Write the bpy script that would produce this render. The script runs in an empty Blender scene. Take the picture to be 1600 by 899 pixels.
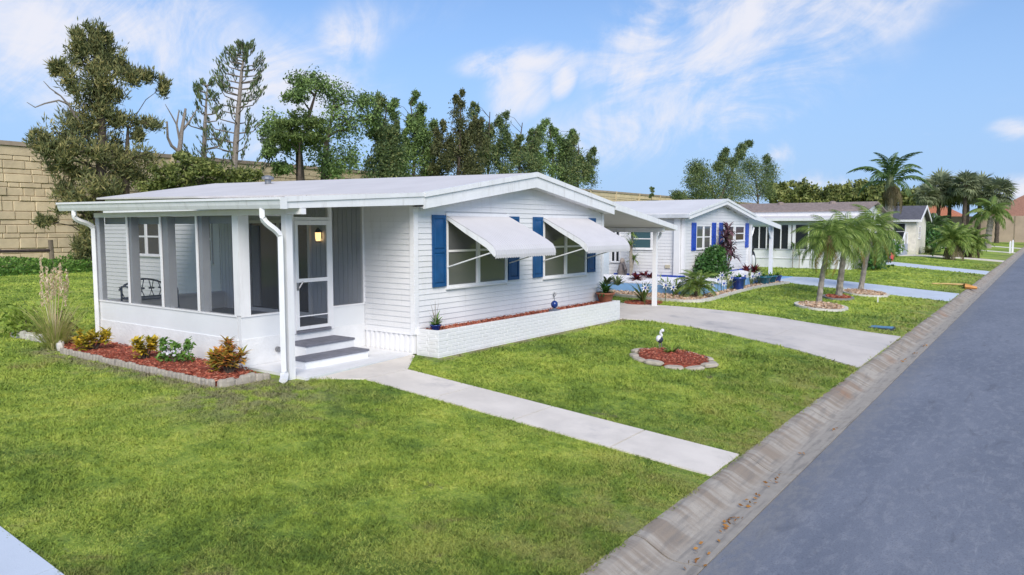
import bpy, bmesh, math, random
import numpy as np
from mathutils import Vector, Matrix
random.seed(7); RNG = np.random.default_rng(7)
S = bpy.context.scene
COL = S.collection

# ------------------------------------------------------------------ camera
CX, CY, F, HC = 800.0, 449.5, 1155.53, 2.45        # photograph pixels, focal length in pixels, camera height over the house pad
def _n(v): v = np.array(v, float); return v/np.linalg.norm(v)
_ex = _n((1640-CX, 356-CY, F)); _ey = _n((-800-CX, 356-CY, F)); _ez = _n(np.cross(_ex, _ey))
ROT = np.array([_ex, _ey, _ez])
def dirw(u, v): return ROT @ np.array([u-CX, v-CY, F])
def at(u, v, x=None, y=None, z=None):
    d = dirw(u, v); c = np.array([0, 0, HC])
    t = (z-HC)/d[2] if z is not None else (y/d[1] if y is not None else x/d[0])
    return c + t*d
def depth(p): return float((ROT.T @ (np.array(p)-np.array([0, 0, HC])))[2])
def gz(y):
    return -0.47*min(max((9.3-y)/6.2, 0.0), 1.0)
cam = bpy.data.cameras.new('camera'); camo = bpy.data.objects.new('camera', cam); COL.objects.link(camo)
cam.sensor_width = 36; cam.lens = 36*F/1600; cam.clip_start = 0.1; cam.clip_end = 3000
r, d, f = ROT[:, 0], ROT[:, 1], ROT[:, 2]
camo.matrix_world = Matrix(((r[0], -d[0], -f[0], 0), (r[1], -d[1], -f[1], 0), (r[2], -d[2], -f[2], HC), (0, 0, 0, 1)))
S.camera = camo

# ------------------------------------------------------------------ world, sun, exposure
SUN_EL, SUN_TO = math.radians(38), _n((-0.70, -0.71, 0))
world = bpy.data.worlds.new('World'); S.world = world; world.use_nodes = True
NT = world.node_tree; NT.nodes.clear()
class G:
    """small node-graph helper"""
    def __init__(s, nt): s.nt = nt
    def n(s, t, **k):
        o = s.nt.nodes.new(t)
        for a, b in k.items(): setattr(o, a, b)
        return o
    def put(s, sock, v):
        if hasattr(v, 'links'): s.nt.links.new(v, sock)
        else: sock.default_value = v
    def m(s, op, a, b=0.0, c=0.0, clamp=False):
        o = s.n('ShaderNodeMath', operation=op, use_clamp=clamp)
        for i, v in enumerate((a, b, c)): s.put(o.inputs[i], v)
        return o.outputs[0]
    def vm(s, op, a, b=(0, 0, 0)):
        o = s.n('ShaderNodeVectorMath', operation=op)
        s.put(o.inputs[0], a); s.put(o.inputs[1], b)
        return o.outputs['Value'] if op in ('DOT_PRODUCT', 'LENGTH', 'DISTANCE') else o.outputs[0]
    def noise(s, vec, scale, detail=4, rough=.55, dist=0.0):
        o = s.n('ShaderNodeTexNoise'); s.put(o.inputs['Vector'], vec)
        for k, v in (('Scale', scale), ('Detail', detail), ('Roughness', rough), ('Distortion', dist)): o.inputs[k].default_value = v
        return o.outputs[0]
    def ramp(s, fac, stops):
        o = s.n('ShaderNodeValToRGB'); s.put(o.inputs[0], fac); e = o.color_ramp.elements
        while len(e) < len(stops): e.new(0.5)
        for i, (p, c) in enumerate(stops): e[i].position = p; e[i].color = (*c, 1) if len(c) == 3 else c
        return o.outputs[0]
    def mr(s, v, a, b, c=0.0, d=1.0, smooth=True):
        o = s.n('ShaderNodeMapRange'); o.interpolation_type = 'SMOOTHSTEP' if smooth else 'LINEAR'
        for i, x in enumerate((v, a, b, c, d)): s.put(o.inputs[i], x)
        return o.outputs[0]
    def mix(s, fac, a, b, t='MIX'):
        o = s.n('ShaderNodeMix', data_type='RGBA', blend_type=t); s.put(o.inputs[0], fac)
        for i, v in ((6, a), (7, b)): s.put(o.inputs[i], (*v, 1) if isinstance(v, tuple) and len(v) == 3 else v)
        return o.outputs[2]
g = G(NT)
sky = g.n('ShaderNodeTexSky', sky_type='NISHITA', sun_disc=False, sun_elevation=SUN_EL, sun_rotation=math.atan2(SUN_TO[0], SUN_TO[1]), altitude=0, air_density=1.0, dust_density=0.6, ozone_density=2.2)
D = g.n('ShaderNodeTexCoord').outputs['Generated']
sep = g.n('ShaderNodeSeparateXYZ'); NT.links.new(D, sep.inputs[0]); dz = sep.outputs[2]
inv = g.m('DIVIDE', 1.0, g.m('MAXIMUM', g.m('ADD', dz, 0.10), 0.02))
plane = g.vm('MULTIPLY', D, (1, 1, 0)); sc = g.n('ShaderNodeVectorMath', operation='SCALE'); NT.links.new(plane, sc.inputs[0]); NT.links.new(inv, sc.inputs[3]); pl = sc.outputs[0]
n1 = g.noise(pl, 1.1, 8, .62, .8); n3 = g.noise(pl, .35, 3, .5, .3)
_c = _n(dirw(900, 100)); _t1 = _n(np.cross(_c, (0, 0, 1))); _t2 = _n(np.cross(_t1, _c)); _a = math.radians(28)
_q1, _q2 = _t1*math.cos(_a)+_t2*math.sin(_a), -_t1*math.sin(_a)+_t2*math.cos(_a)
cv = g.n('ShaderNodeCombineXYZ'); NT.links.new(g.m('MULTIPLY', g.vm('DOT_PRODUCT', D, tuple(_q1)), .55), cv.inputs[0]); NT.links.new(g.vm('DOT_PRODUCT', D, tuple(_q2)), cv.inputs[1]); NT.links.new(g.m('MULTIPLY', g.vm('DOT_PRODUCT', D, tuple(_c)), .55), cv.inputs[2])
nA = g.noise(cv.outputs[0], 11.0, 10, .64, 1.3); nB = g.noise(D, 5.0, 10, .66, .9)
rough_ = g.m('ADD', g.m('MULTIPLY', g.m('SUBTRACT', nA, .5), 2.3), g.m('MULTIPLY', g.m('SUBTRACT', nB, .5), 2.1))
acc = g.m('MULTIPLY', g.m('MULTIPLY', g.mr(n1, .48, .78), g.mr(n3, .42, .7)), .30)
for (u, v, su, sv, tilt, k) in [(80, 40, 200, 90, 0, 1.1), (165, 100, 120, 60, -25, .8), (320, 125, 130, 60, -15, .75), (450, 140, 120, 80, 0, .62), (830, 97, 85, 20, 4, 1.15), (812, 132, 50, 40, 60, .95), (882, 112, 18, 34, -20, .9),
        (1030, 75, 95, 60, 10, 1.0), (1130, 60, 190, 85, 40, 1.05), (1110, 165, 190, 55, 15, .95), (1000, 205, 150, 45, 0, .6), (1330, 40, 170, 50, 25, .6), (545, 60, 70, 45, 40, .55), (1218, 241, 26, 20, -35, 1.1),
        (1280, 287, 52, 15, 0, 1.05), (1494, 288, 28, 13, 0, 1.0), (1592, 202, 28, 13, 0, .9), (1595, 300, 40, 18, 0, 1.0), (430, 215, 100, 60, 0, .5), (640, 25, 120, 40, 20, .3)]:
    c = _n(dirw(u, v)); t1 = _n(np.cross(c, (0, 0, 1))); t2 = _n(np.cross(t1, c)); a = math.radians(tilt)
    q1, q2 = t1*math.cos(a)+t2*math.sin(a), -t1*math.sin(a)+t2*math.cos(a)
    da = g.m('DIVIDE', g.vm('DOT_PRODUCT', D, tuple(q1)), su/F); db = g.m('DIVIDE', g.vm('DOT_PRODUCT', D, tuple(q2)), sv/F)
    rr = g.m('SQRT', g.m('ADD', g.m('POWER', g.m('ABSOLUTE', da), 2), g.m('POWER', g.m('ABSOLUTE', db), 2)))
    front = g.m('GREATER_THAN', g.vm('DOT_PRODUCT', D, tuple(c)), 0.2)
    acc = g.m('MAXIMUM', acc, g.m('MULTIPLY', g.m('MULTIPLY', g.mr(rr, 1.7, .0, smooth=False), k), front))
cl = g.m('MULTIPLY', g.mr(g.m('MULTIPLY_ADD', rough_, g.mr(acc, .0, .5), acc), .06, 1.2), .92, clamp=True)
hz = g.mr(dz, 0.02, 0.42, .85, 0.0)
base = g.mix(1.0, sky.outputs[0], (.98, 1.13, 1.34), 'MULTIPLY')
lum = g.m('MULTIPLY', 1.0, 7.1)
cc = g.n('ShaderNodeCombineColor'); 
for i, k in enumerate((.98, .98, 1.06)): NT.links.new(g.m('MULTIPLY', lum, k), cc.inputs[i])
base = g.mix(hz, base, (2.9, 4.45, 7.2))
skyc = g.mix(cl, base, cc.outputs[0])
bg = g.n('ShaderNodeBackground'); NT.links.new(skyc, bg.inputs[0]); bg.inputs[1].default_value = 0.063
out = g.n('ShaderNodeOutputWorld'); NT.links.new(bg.outputs[0], out.inputs[0])
sun = bpy.data.lights.new('sun', 'SUN'); sun.energy = 2.0; sun.angle = math.radians(40); sun.color = (1, .93, .83)
suno = bpy.data.objects.new('sun', sun); COL.objects.link(suno)
to = Vector((SUN_TO[0]*math.cos(SUN_EL), SUN_TO[1]*math.cos(SUN_EL), math.sin(SUN_EL)))
suno.rotation_euler = to.to_track_quat('Z', 'Y').to_euler(); suno.location = (0, -20, 40)
vs = S.view_settings; vs.view_transform = 'Standard'; vs.look = 'None'; vs.exposure = 1.0; vs.gamma = 1.0
S.cycles.use_denoising = True; S.cycles.max_bounces = 6; S.cycles.transparent_max_bounces = 16

# ------------------------------------------------------------------ materials
MATS = {}
def mat(name, col, rough=.6, var=.12, scale=3.0, bump=0.0, bscale=40.0, spec=.4, tint=None, tscale=.8, tlo=.55, thi=.75, metal=0.0, streak=0.0, each=0.0):
    """plain painted / mineral surface: base colour with soft variation, optional second colour in patches, optional fine relief"""
    if name in MATS: return MATS[name]
    m = bpy.data.materials.new(name); m.use_nodes = True; q = G(m.node_tree); b = m.node_tree.nodes['Principled BSDF']
    P = q.n('ShaderNodeNewGeometry').outputs['Position']
    nz = q.noise(P, scale, 5, .6)
    lo = tuple(max(0, c*(1-var)) for c in col); hi = tuple(min(1, c*(1+var)) for c in col)
    c = q.mix(q.mr(nz, .3, .7), lo, hi)
    if tint: c = q.mix(q.mr(q.noise(P, tscale, 6, .65), tlo, thi), c, tint)
    if streak:      # faint run-off streaks
        c = q.mix(q.m('MULTIPLY', q.mr(q.noise(q.vm('MULTIPLY', P, (1, 1, .12)), 9.0, 5, .65), .52, .74), streak), c, (.40, .38, .34))
    if each:        # every piece its own tone
        oi = q.n('ShaderNodeObjectInfo').outputs['Random']; c = q.mix(q.m('MULTIPLY', oi, each), c, tuple(x*.62 for x in col))
    q.put(b.inputs['Base Color'], c)
    b.inputs['Roughness'].default_value = rough; b.inputs['Specular IOR Level'].default_value = spec; b.inputs['Metallic'].default_value = metal
    if bump:
        bp = q.n('ShaderNodeBump'); bp.inputs['Strength'].default_value = bump; bp.inputs['Distance'].default_value = .02
        q.put(bp.inputs['Height'], q.noise(P, bscale, 4, .6)); q.put(b.inputs['Normal'], bp.outputs[0])
    MATS[name] = m; return m
def leafmat(name, cols, rough=.55, trans=.3, spec=.25, gain=1.0):
    """foliage: colour picked by the leaf's own random number"""
    if name in MATS: return MATS[name]
    m = bpy.data.materials.new(name); m.use_nodes = True; q = G(m.node_tree); b = m.node_tree.nodes['Principled BSDF']
    at_ = q.n('ShaderNodeAttribute', attribute_name='rnd')
    cols = [tuple(min(.8, x*gain) for x in c_) for c_ in cols]; k = len(cols); c = q.ramp(at_.outputs['Fac'], [((i/(k-1)), cc_) for i, cc_ in enumerate(cols)])
    q.put(b.inputs['Base Color'], c); b.inputs['Roughness'].default_value = rough; b.inputs['Specular IOR Level'].default_value = spec
    t = q.n('ShaderNodeBsdfTranslucent'); q.put(t.inputs[0], c); ms = q.n('ShaderNodeMixShader'); ms.inputs[0].default_value = trans
    m.node_tree.links.new(b.outputs[0], ms.inputs[1]); m.node_tree.links.new(t.outputs[0], ms.inputs[2])
    m.node_tree.links.new(ms.outputs[0], m.node_tree.nodes['Material Output'].inputs[0])
    MATS[name] = m; return m
def glassmat(name, col, rough=.06, refl=.5):
    m = bpy.data.materials.new(name); m.use_nodes = True; b = m.node_tree.nodes['Principled BSDF']
    b.inputs['Base Color'].default_value = (*col, 1); b.inputs['Roughness'].default_value = rough; b.inputs['Specular IOR Level'].default_value = refl
    MATS[name] = m; return m
def screenmat(name, col, op):
    m = bpy.data.materials.new(name); m.use_nodes = True; q = G(m.node_tree); nt = m.node_tree; b = nt.nodes['Principled BSDF']
    b.inputs['Base Color'].default_value = (*col, 1); b.inputs['Roughness'].default_value = .7
    t = q.n('ShaderNodeBsdfTransparent'); ms = q.n('ShaderNodeMixShader'); ms.inputs[0].default_value = op
    nt.links.new(t.outputs[0], ms.inputs[1]); nt.links.new(b.outputs[0], ms.inputs[2]); nt.links.new(ms.outputs[0], nt.nodes['Material Output'].inputs[0])
    MATS[name] = m; return m
WHITE = mat('white_vinyl', (.74, .735, .74), .45, .03, 1.5, streak=.22, each=.10)
TRIM = mat('white_trim', (.78, .775, .785), .4, .03, 2.0, streak=.18)
ALU = mat('white_aluminium', (.74, .745, .75), .38, .04, 3.0, streak=.4, tint=(.62, .62, .60), tlo=.62, thi=.9)
ROOFW = mat('white_roof_coating', (.64, .61, .595), .6, .05, .8, tint=(.50, .46, .44), tscale=.7, tlo=.62, thi=.85, bump=.1, bscale=30)
STUCCO = mat('white_painted_block', (.76, .76, .76), .8, .05, 2.5, .5, 14, tint=(.58, .56, .52), tscale=1.6, tlo=.66, thi=.85)
KNEE = mat('smooth_white_panel', (.74, .75, .76), .6, .03, 1.2, tint=(.62, .63, .62), tscale=1.1, tlo=.62, thi=.85)
BRICKW = mat('white_painted_brick', (.74, .735, .735), .7, .02, 3, .10, 60, tint=(.64, .61, .55), tscale=1.1, tlo=.62, thi=.85)
MORTAR = mat('white_painted_mortar', (.73, .725, .725), .8, .06, 6)
AWN = mat('dull_white_awning', (.56, .545, .555), .45, .03, 2.0)
BLUE = mat('blue_shutter_paint', (.010, .075, .21), .35, .12, 4)
BLUE2 = mat('cobalt_shutter_paint', (.02, .07, .42), .4, .2, 14)
GREYP = mat('grey_wall_panelling', (.56, .58, .62), .6, .05, 2)
GREYF = mat('grey_floor_paint', (.16, .16, .18), .6, .1, 3)
TREAD = mat('grey_step_tread', (.17, .17, .20), .75, .12, 6, .2, 90)
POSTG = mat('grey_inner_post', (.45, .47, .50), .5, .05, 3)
CONC = mat('concrete_walk', (.68, .625, .56), .85, .08, 1.6, .25, 80, tint=(.50, .47, .44), tscale=1.3, tlo=.55, thi=.8)
CONC2 = mat('driveway_concrete', (.60, .555, .51), .85, .08, 1.2, .25, 80, tint=(.40, .38, .37), tscale=.6, tlo=.48, thi=.72)
PALEC = mat('pale_blue_painted_concrete', (.52, .58, .66), .8, .05, 1.0, .15, 70, tint=(.42, .48, .56), tscale=.9)
BLUEC = mat('light_blue_painted_wall', (.22, .42, .70), .7, .08, 1.0)
GLASS = glassmat('window_glass', (.105, .108, .108), .04, .9)
GLASSD = glassmat('dark_window_glass', (.025, .028, .032), .08, .5)
SCREEN = screenmat('insect_screen', (.07, .075, .085), .36)
SCREEND = screenmat('dark_insect_screen', (.03, .03, .035), .86)
MULCH = mat('red_mulch', (.24, .055, .03), .9, .4, 30, .8, 60)
CHIP = leafmat('red_bark_chips', [(.14, .035, .02), (.34, .085, .05), (.44, .13, .08), (.50, .26, .17)], .85, 0.0)
STONE = mat('pale_edging_stone', (.38, .34, .285), .85, .14, 9, .4, 50, tint=(.25, .22, .19), tscale=4)
STONEW = mat('whitish_edging_stone', (.58, .55, .50), .85, .1, 9, .3, 50)
ROCK = leafmat('tan_river_rock', [(.36, .22, .13), (.55, .38, .24), (.62, .50, .38), (.34, .25, .2)], .8, 0.0)
BARK = mat('tree_bark', (.085, .065, .05), .9, .3, 6, .8, 12)
BARKG = mat('grey_palm_bark', (.27, .24, .20), .9, .25, 9, .6, 22)
DEADW = mat('bare_dead_wood', (.22, .19, .165), .9, .2, 8)
BLACKM = mat('black_metal', (.015, .017, .02), .4, .1, 5)
NAVYM = mat('navy_painted_iron', (.012, .03, .065), .4, .1, 5)
STEEL = mat('dull_steel', (.28, .28, .29), .35, .1, 5, metal=.6)
TERRA = mat('terracotta', (.30, .11, .06), .8, .15, 8)
POTBLUE = mat('glazed_blue_pot', (.012, .04, .20), .15, .1, 5, spec=.6)
POTTEAL = mat('glazed_teal_pot', (.02, .13, .19), .15, .1, 5, spec=.6)
SHINGLE = mat('brown_shingles', (.28, .225, .205), .9, .2, 5, .5, 14, tint=(.19, .15, .14), tscale=2)
SHINGLEG = mat('grey_shingles', (.105, .105, .125), .9, .18, 4, .5, 14)
TILE = mat('orange_roof_tiles', (.42, .16, .085), .85, .15, 3, .5, 8)
TANW = mat('tan_stucco', (.42, .33, .25), .85, .08, .7)
GREENW = mat('pale_green_siding', (.62, .68, .60), .6, .04, 1)

# ------------------------------------------------------------------ mesh helpers
def wl(o):
    v = Vector((0, 0, 0))
    while o: v = v + o.location; o = o.parent
    return v
def props(o, label=None, cat=None, group=None, kind=None):
    for k, v in (('label', label), ('category', cat), ('group', group), ('kind', kind)):
        if v: o[k] = v
    return o
def thing(name, label, cat, loc=(0, 0, 0), group=None, kind=None):
    o = bpy.data.objects.new(name, None); COL.objects.link(o); o.location = loc; o.empty_display_size = .1
    return props(o, label, cat, group, kind)
def link(name, me, parent=None, m=None):
    o = bpy.data.objects.new(name, me); COL.objects.link(o)
    if parent: o.parent = parent
    if m and not me.materials: me.materials.append(m)
    return o
class MB:
    def __init__(s): s.v = []; s.f = []
    def poly(s, pts): k = len(s.v); s.v += [tuple(p) for p in pts]; s.f.append(tuple(range(k, k+len(pts)))); return s
    def box(s, x0, x1, y0, y1, z0, z1):
        k = len(s.v); s.v += [(x0, y0, z0), (x1, y0, z0), (x1, y1, z0), (x0, y1, z0), (x0, y0, z1), (x1, y0, z1), (x1, y1, z1), (x0, y1, z1)]
        s.f += [tuple(k+i for i in q) for q in ((0, 3, 2, 1), (4, 5, 6, 7), (0, 1, 5, 4), (1, 2, 6, 5), (2, 3, 7, 6), (3, 0, 4, 7))]; return s
    def loft(s, rings, cap=True):
        k = len(s.v); n = len(rings[0])
        for rg in rings: s.v += [tuple(p) for p in rg]
        for i in range(len(rings)-1):
            for j in range(n): s.f.append((k+i*n+j, k+i*n+(j+1) % n, k+(i+1)*n+(j+1) % n, k+(i+1)*n+j))
        if cap: s.f.append(tuple(k+j for j in reversed(range(n)))); s.f.append(tuple(k+(len(rings)-1)*n+j for j in range(n)))
        return s
    def xz(s, pts, y0, y1, rise=0.0):     # outline in X,Z drawn out along Y
        return s.loft([[(x, y0, z) for x, z in pts], [(x, y1, z+rise) for x, z in pts]])
    def yz(s, pts, x0, x1): return s.loft([[(x0, y, z) for y, z in pts], [(x1, y, z) for y, z in pts]])
    def xy(s, pts, z0, z1): return s.loft([[(x, y, z0) for x, y in pts], [(x, y, z1) for x, y in pts]])
    def tube(s, pts, rad, n=8, flat=1.0):
        pts = [Vector(p) for p in pts]; rads = rad if isinstance(rad, (list, tuple)) else [rad]*len(pts); rings = []
        up = Vector((0, 0, 1))
        for i, p in enumerate(pts):
            t = (pts[min(i+1, len(pts)-1)]-pts[max(i-1, 0)]).normalized()
            a = t.cross(up if abs(t.z) < .95 else Vector((1, 0, 0))).normalized(); b = t.cross(a).normalized()
            rings.append([tuple(p+a*math.cos(2*math.pi*j/n)*rads[i]+b*math.sin(2*math.pi*j/n)*rads[i]*flat) for j in range(n)])
        return s.loft(rings)
    def lathe(s, c, prof, n=14):
        return s.loft([[(c[0]+r_*math.cos(2*math.pi*j/n), c[1]+r_*math.sin(2*math.pi*j/n), c[2]+z) for j in range(n)] for r_, z in prof])
    def ball(s, c, rx, ry, rz, n=10, k=6):
        return s.loft([[(c[0]+rx*math.sin(math.pi*(i+.02)/(k+.04))*math.cos(2*math.pi*j/n), c[1]+ry*math.sin(math.pi*(i+.02)/(k+.04))*math.sin(2*math.pi*j/n), c[2]-rz*math.cos(math.pi*(i+.02)/(k+.04))) for j in range(n)] for i in range(k+1)])
    def build(s, name, m, parent=None, label=None, cat=None, group=None, kind=None, smooth=False):
        me = bpy.data.meshes.new(name); V = np.array(s.v, float)
        if parent is not None: o0 = np.array(wl(parent))
        else: o0 = np.array([(V[:, 0].min()+V[:, 0].max())/2, (V[:, 1].min()+V[:, 1].max())/2, V[:, 2].min()])
        me.from_pydata((V-o0).tolist(), [], s.f); me.update()
        bm = bmesh.new(); bm.from_mesh(me); bmesh.ops.recalc_face_normals(bm, faces=bm.faces); bm.to_mesh(me); bm.free()
        if smooth: me.polygons.foreach_set('use_smooth', [True]*len(me.polygons))
        o = link(name, me, parent, m)
        if parent is None: o.location = o0
        return props(o, label, cat, group, kind)
def npmesh(name, V, faces_n, m, parent=None, rnd=None, label=None, cat=None, group=None, kind=None):
    """V: (count*faces_n,3) loose faces of faces_n corners each; rnd: one number per face"""
    V = np.asarray(V, np.float64); n = len(V)//faces_n
    o0 = np.array(wl(parent)) if parent is not None else np.array([V[:, 0].mean(), V[:, 1].mean(), V[:, 2].min()])
    me = bpy.data.meshes.new(name); me.vertices.add(n*faces_n); me.vertices.foreach_set('co', (V-o0).astype(np.float32).ravel())
    me.loops.add(n*faces_n); me.loops.foreach_set('vertex_index', np.arange(n*faces_n, dtype=np.int32))
    me.polygons.add(n); me.polygons.foreach_set('loop_start', np.arange(0, n*faces_n, faces_n, dtype=np.int32)); me.update(calc_edges=True)
    a = me.attributes.new('rnd', 'FLOAT', 'FACE'); a.data.foreach_set('value', (rnd if rnd is not None else RNG.random(n)).astype(np.float32))
    o = link(name, me, parent, m)
    if parent is None: o.location = o0
    return props(o, label, cat, group, kind)
def rdir(n):
    v = RNG.normal(size=(n, 3)); return v/np.linalg.norm(v, axis=1, keepdims=True)
def leaves(C, ln, wd, up=0.0, dirs=None):
    """diamond leaves at centres C: returns the corner array of quads"""
    n = len(C); u = rdir(n) if dirs is None else dirs; u = u+np.array([0, 0, up]); u /= np.linalg.norm(u, axis=1, keepdims=True)
    v = np.cross(u, rdir(n)); v /= np.linalg.norm(v, axis=1, keepdims=True)
    L = (ln*RNG.uniform(.6, 1.3, n))[:, None]; Wd = (wd*RNG.uniform(.6, 1.3, n))[:, None]
    return np.stack([C-u*L, C-v*Wd-u*L*.1, C+u*L, C+v*Wd-u*L*.1], 1).reshape(-1, 3)

# ------------------------------------------------------------------ ground, lawn, road, kerbs
def lawn_material():
    m = bpy.data.materials.new('lawn_grass'); m.use_nodes = True; q = G(m.node_tree); b = m.node_tree.nodes['Principled BSDF']
    P = q.n('ShaderNodeNewGeometry').outputs['Position']; Pf = q.vm('MULTIPLY', P, (1, 1, 0))
    big = q.noise(Pf, .30, 5, .6, .3); mid = q.noise(Pf, 1.5, 6, .7, .5); fine = q.noise(Pf, 9, 5, .72)
    rn = q.n('ShaderNodeAttribute', attribute_name='rnd').outputs['Fac']
    s = q.m('ADD', q.m('MULTIPLY', big, .34), q.m('ADD', q.m('MULTIPLY', mid, .38), q.m('MULTIPLY', fine, .28)))
    c = q.ramp(q.mr(s, .415, .60, smooth=False), [(0, (.115, .19, .038)), (.35, (.215, .31, .052)), (.62, (.315, .41, .068)), (1, (.47, .525, .10))])
    c = q.mix(q.m('MULTIPLY', q.mr(rn, .55, 1.0), .55), c, (.46, .50, .12))
    dry = q.m('MULTIPLY', q.mr(q.noise(Pf, .55, 6, .7, .6), .55, .70), q.mr(mid, .38, .60))
    sy = q.n('ShaderNodeSeparateXYZ'); q.put(sy.inputs[0], P)
    edge = q.m('MULTIPLY', q.mr(sy.outputs[1], 5.2, 3.0), q.mr(mid, .40, .62))
    near = q.m('MULTIPLY', q.mr(sy.outputs[0], 10.5, 5.5), .35)
    dry = q.m('MAXIMUM', q.m('MULTIPLY', dry, q.m('ADD', near, .45)), q.m('MULTIPLY', edge, .55))
    c = q.mix(dry, c, q.mix(fine, (.17, .13, .07), (.34, .27, .15)))
    # bare, dry soil along the planter and the mulch bed
    sx_ = sy.outputs[0]; yy_ = sy.outputs[1]
    so1 = q.m('MULTIPLY', q.m('MULTIPLY', q.mr(sx_, 5.75, 6.35), q.mr(sx_, 7.4, 7.2)), q.m('MULTIPLY', q.mr(yy_, 9.2, 10.1), q.mr(yy_, 17, 15.8)))
    so2 = q.m('MULTIPLY', q.m('MULTIPLY', q.mr(yy_, 8.92, 9.18), q.mr(yy_, 9.6, 9.3)), q.m('MULTIPLY', q.mr(sx_, 10.0, 10.3), q.mr(sx_, 18.2, 17.8)))
    so3 = q.m('MULTIPLY', q.m('MULTIPLY', q.mr(sx_, 4.4, 6.2), q.mr(sx_, 8.3, 6.8)), q.m('MULTIPLY', q.mr(yy_, 7.6, 9.4), q.mr(yy_, 10.6, 10.0)))
    soil = q.m('MULTIPLY', q.m('MAXIMUM', q.m('MAXIMUM', so1, so2), q.m('MULTIPLY', so3, .8)), q.mr(q.noise(Pf, 3.2, 5, .65), .36, .56))
    c = q.mix(q.m('MULTIPLY', soil, .85), c, q.mix(fine, (.16, .125, .085), (.36, .30, .23)))
    spots = q.m('MULTIPLY', q.mr(q.noise(Pf, 1.25, 5, .7, .5), .655, .73), q.mr(yy_, 16, 10)); c = q.mix(q.m('MULTIPLY', spots, .75), c, (.17, .155, .11))
    q.put(b.inputs['Base Color'], c); b.inputs['Roughness'].default_value = .8; b.inputs['Specular IOR Level'].default_value = .15
    bp = q.n('ShaderNodeBump'); bp.inputs['Strength'].default_value = .9; bp.inputs['Distance'].default_value = .05
    q.put(bp.inputs['Height'], q.noise(Pf, 26, 5, .7)); q.put(b.inputs['Normal'], bp.outputs[0])
    return m
LAWN = lawn_material()
me = MB(); me.poly([(-1200, -1500, -1.0), (1900, -1500, -1.0), (1900, 1500, -1.0), (-1200, 1500, -1.0)])
me.build('ground', mat('far_ground', (.10, .14, .04), .9, .2, .05), label='flat green ground reaching to the horizon', kind='structure')
ys = [3.06, 3.6, 4.3, 5.2, 6.2, 7.2, 8.2, 8.9, 9.3, 9.6, 12, 20, 40, 90, 420]; xs = [-160, -40, 0, 4, 8, 12, 16, 20, 30, 45, 70, 110, 200, 700]
lb = MB(); lb.v = [(x, y, gz(y)) for y in ys for x in xs]; nx = len(xs)
lb.f = [(j*nx+i, j*nx+i+1, (j+1)*nx+i+1, (j+1)*nx+i) for j in range(len(ys)-1) for i in range(nx-1)]
lb.build('lawn', LAWN, label='mown green lawn sloping from the houses down to the kerb', kind='structure')
l2 = MB().poly([(-160, -5.2, -.47), (-160, -90, -.2), (700, -90, -.2), (700, -5.2, -.47)]); l2.build('lawn', LAWN, label='lawn across the street behind the viewer', kind='structure')

def asphalt():
    m = bpy.data.materials.new('asphalt'); m.use_nodes = True; q = G(m.node_tree); b = m.node_tree.nodes['Principled BSDF']
    P = q.n('ShaderNodeNewGeometry').outputs['Position']
    Ps = q.vm('MULTIPLY', P, (.25, 1.0, 1)); s1 = q.noise(Ps, .9, 6, .6, .4); s2 = q.noise(q.vm('MULTIPLY', P, (1.0, 2.4, 1)), 4, 8, .74, .3); s3 = q.noise(P, 60, 5, .8)
    c = q.mix(q.mr(s1, .3, .72), (.152, .172, .216), (.205, .226, .274))
    c = q.mix(q.m('MULTIPLY', q.mr(s2, .46, .66), .55), c, (.285, .30, .335))
    c = q.mix(q.m('MULTIPLY', q.mr(s3, .48, .66), .55), c, (.075, .083, .105))
    dk = q.noise(q.vm('MULTIPLY', P, (.5, 1.6, 1)), 2.2, 7, .7, .8); c = q.mix(q.m('MULTIPLY', q.mr(dk, .56, .70), .5), c, (.10, .11, .135))
    # short pale scuffs along the lane
    sf = q.m('MULTIPLY', q.mr(q.noise(q.vm('MULTIPLY', P, (1.1, 14, 1)), 1.0, 6, .7, .2), .60, .72), q.mr(q.noise(P, .7, 3), .45, .62)); c = q.mix(q.m('MULTIPLY', sf, .45), c, (.33, .345, .375))
    sy = q.n('ShaderNodeSeparateXYZ'); q.put(sy.inputs[0], P)
    dust = q.m('MULTIPLY', q.mr(sy.outputs[1], 1.75, 2.4), q.mr(s2, .30, .60)); c = q.mix(q.m('MULTIPLY', dust, .6), c, (.22, .215, .205))
    q.put(b.inputs['Base Color'], c); b.inputs['Roughness'].default_value = .82; b.inputs['Specular IOR Level'].default_value = .3
    bp = q.n('ShaderNodeBump'); bp.inputs['Strength'].default_value = .5; bp.inputs['Distance'].default_value = .01
    q.put(bp.inputs['Height'], s3); q.put(b.inputs['Normal'], bp.outputs[0]); return m
rd = MB()
prof = [(2.36, -.590), (1.2, -.565), (-.9, -.545), (-3.2, -.570), (-4.45, -.590)]
for (y0, z0), (y1, z1) in zip(prof, prof[1:]): rd.poly([(-160, y0, z0), (-160, y1, z1), (700, y1, z1), (700, y0, z0)])
rd.build('road', asphalt(), label='blue grey asphalt street with pale cracks', kind='structure')

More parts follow.
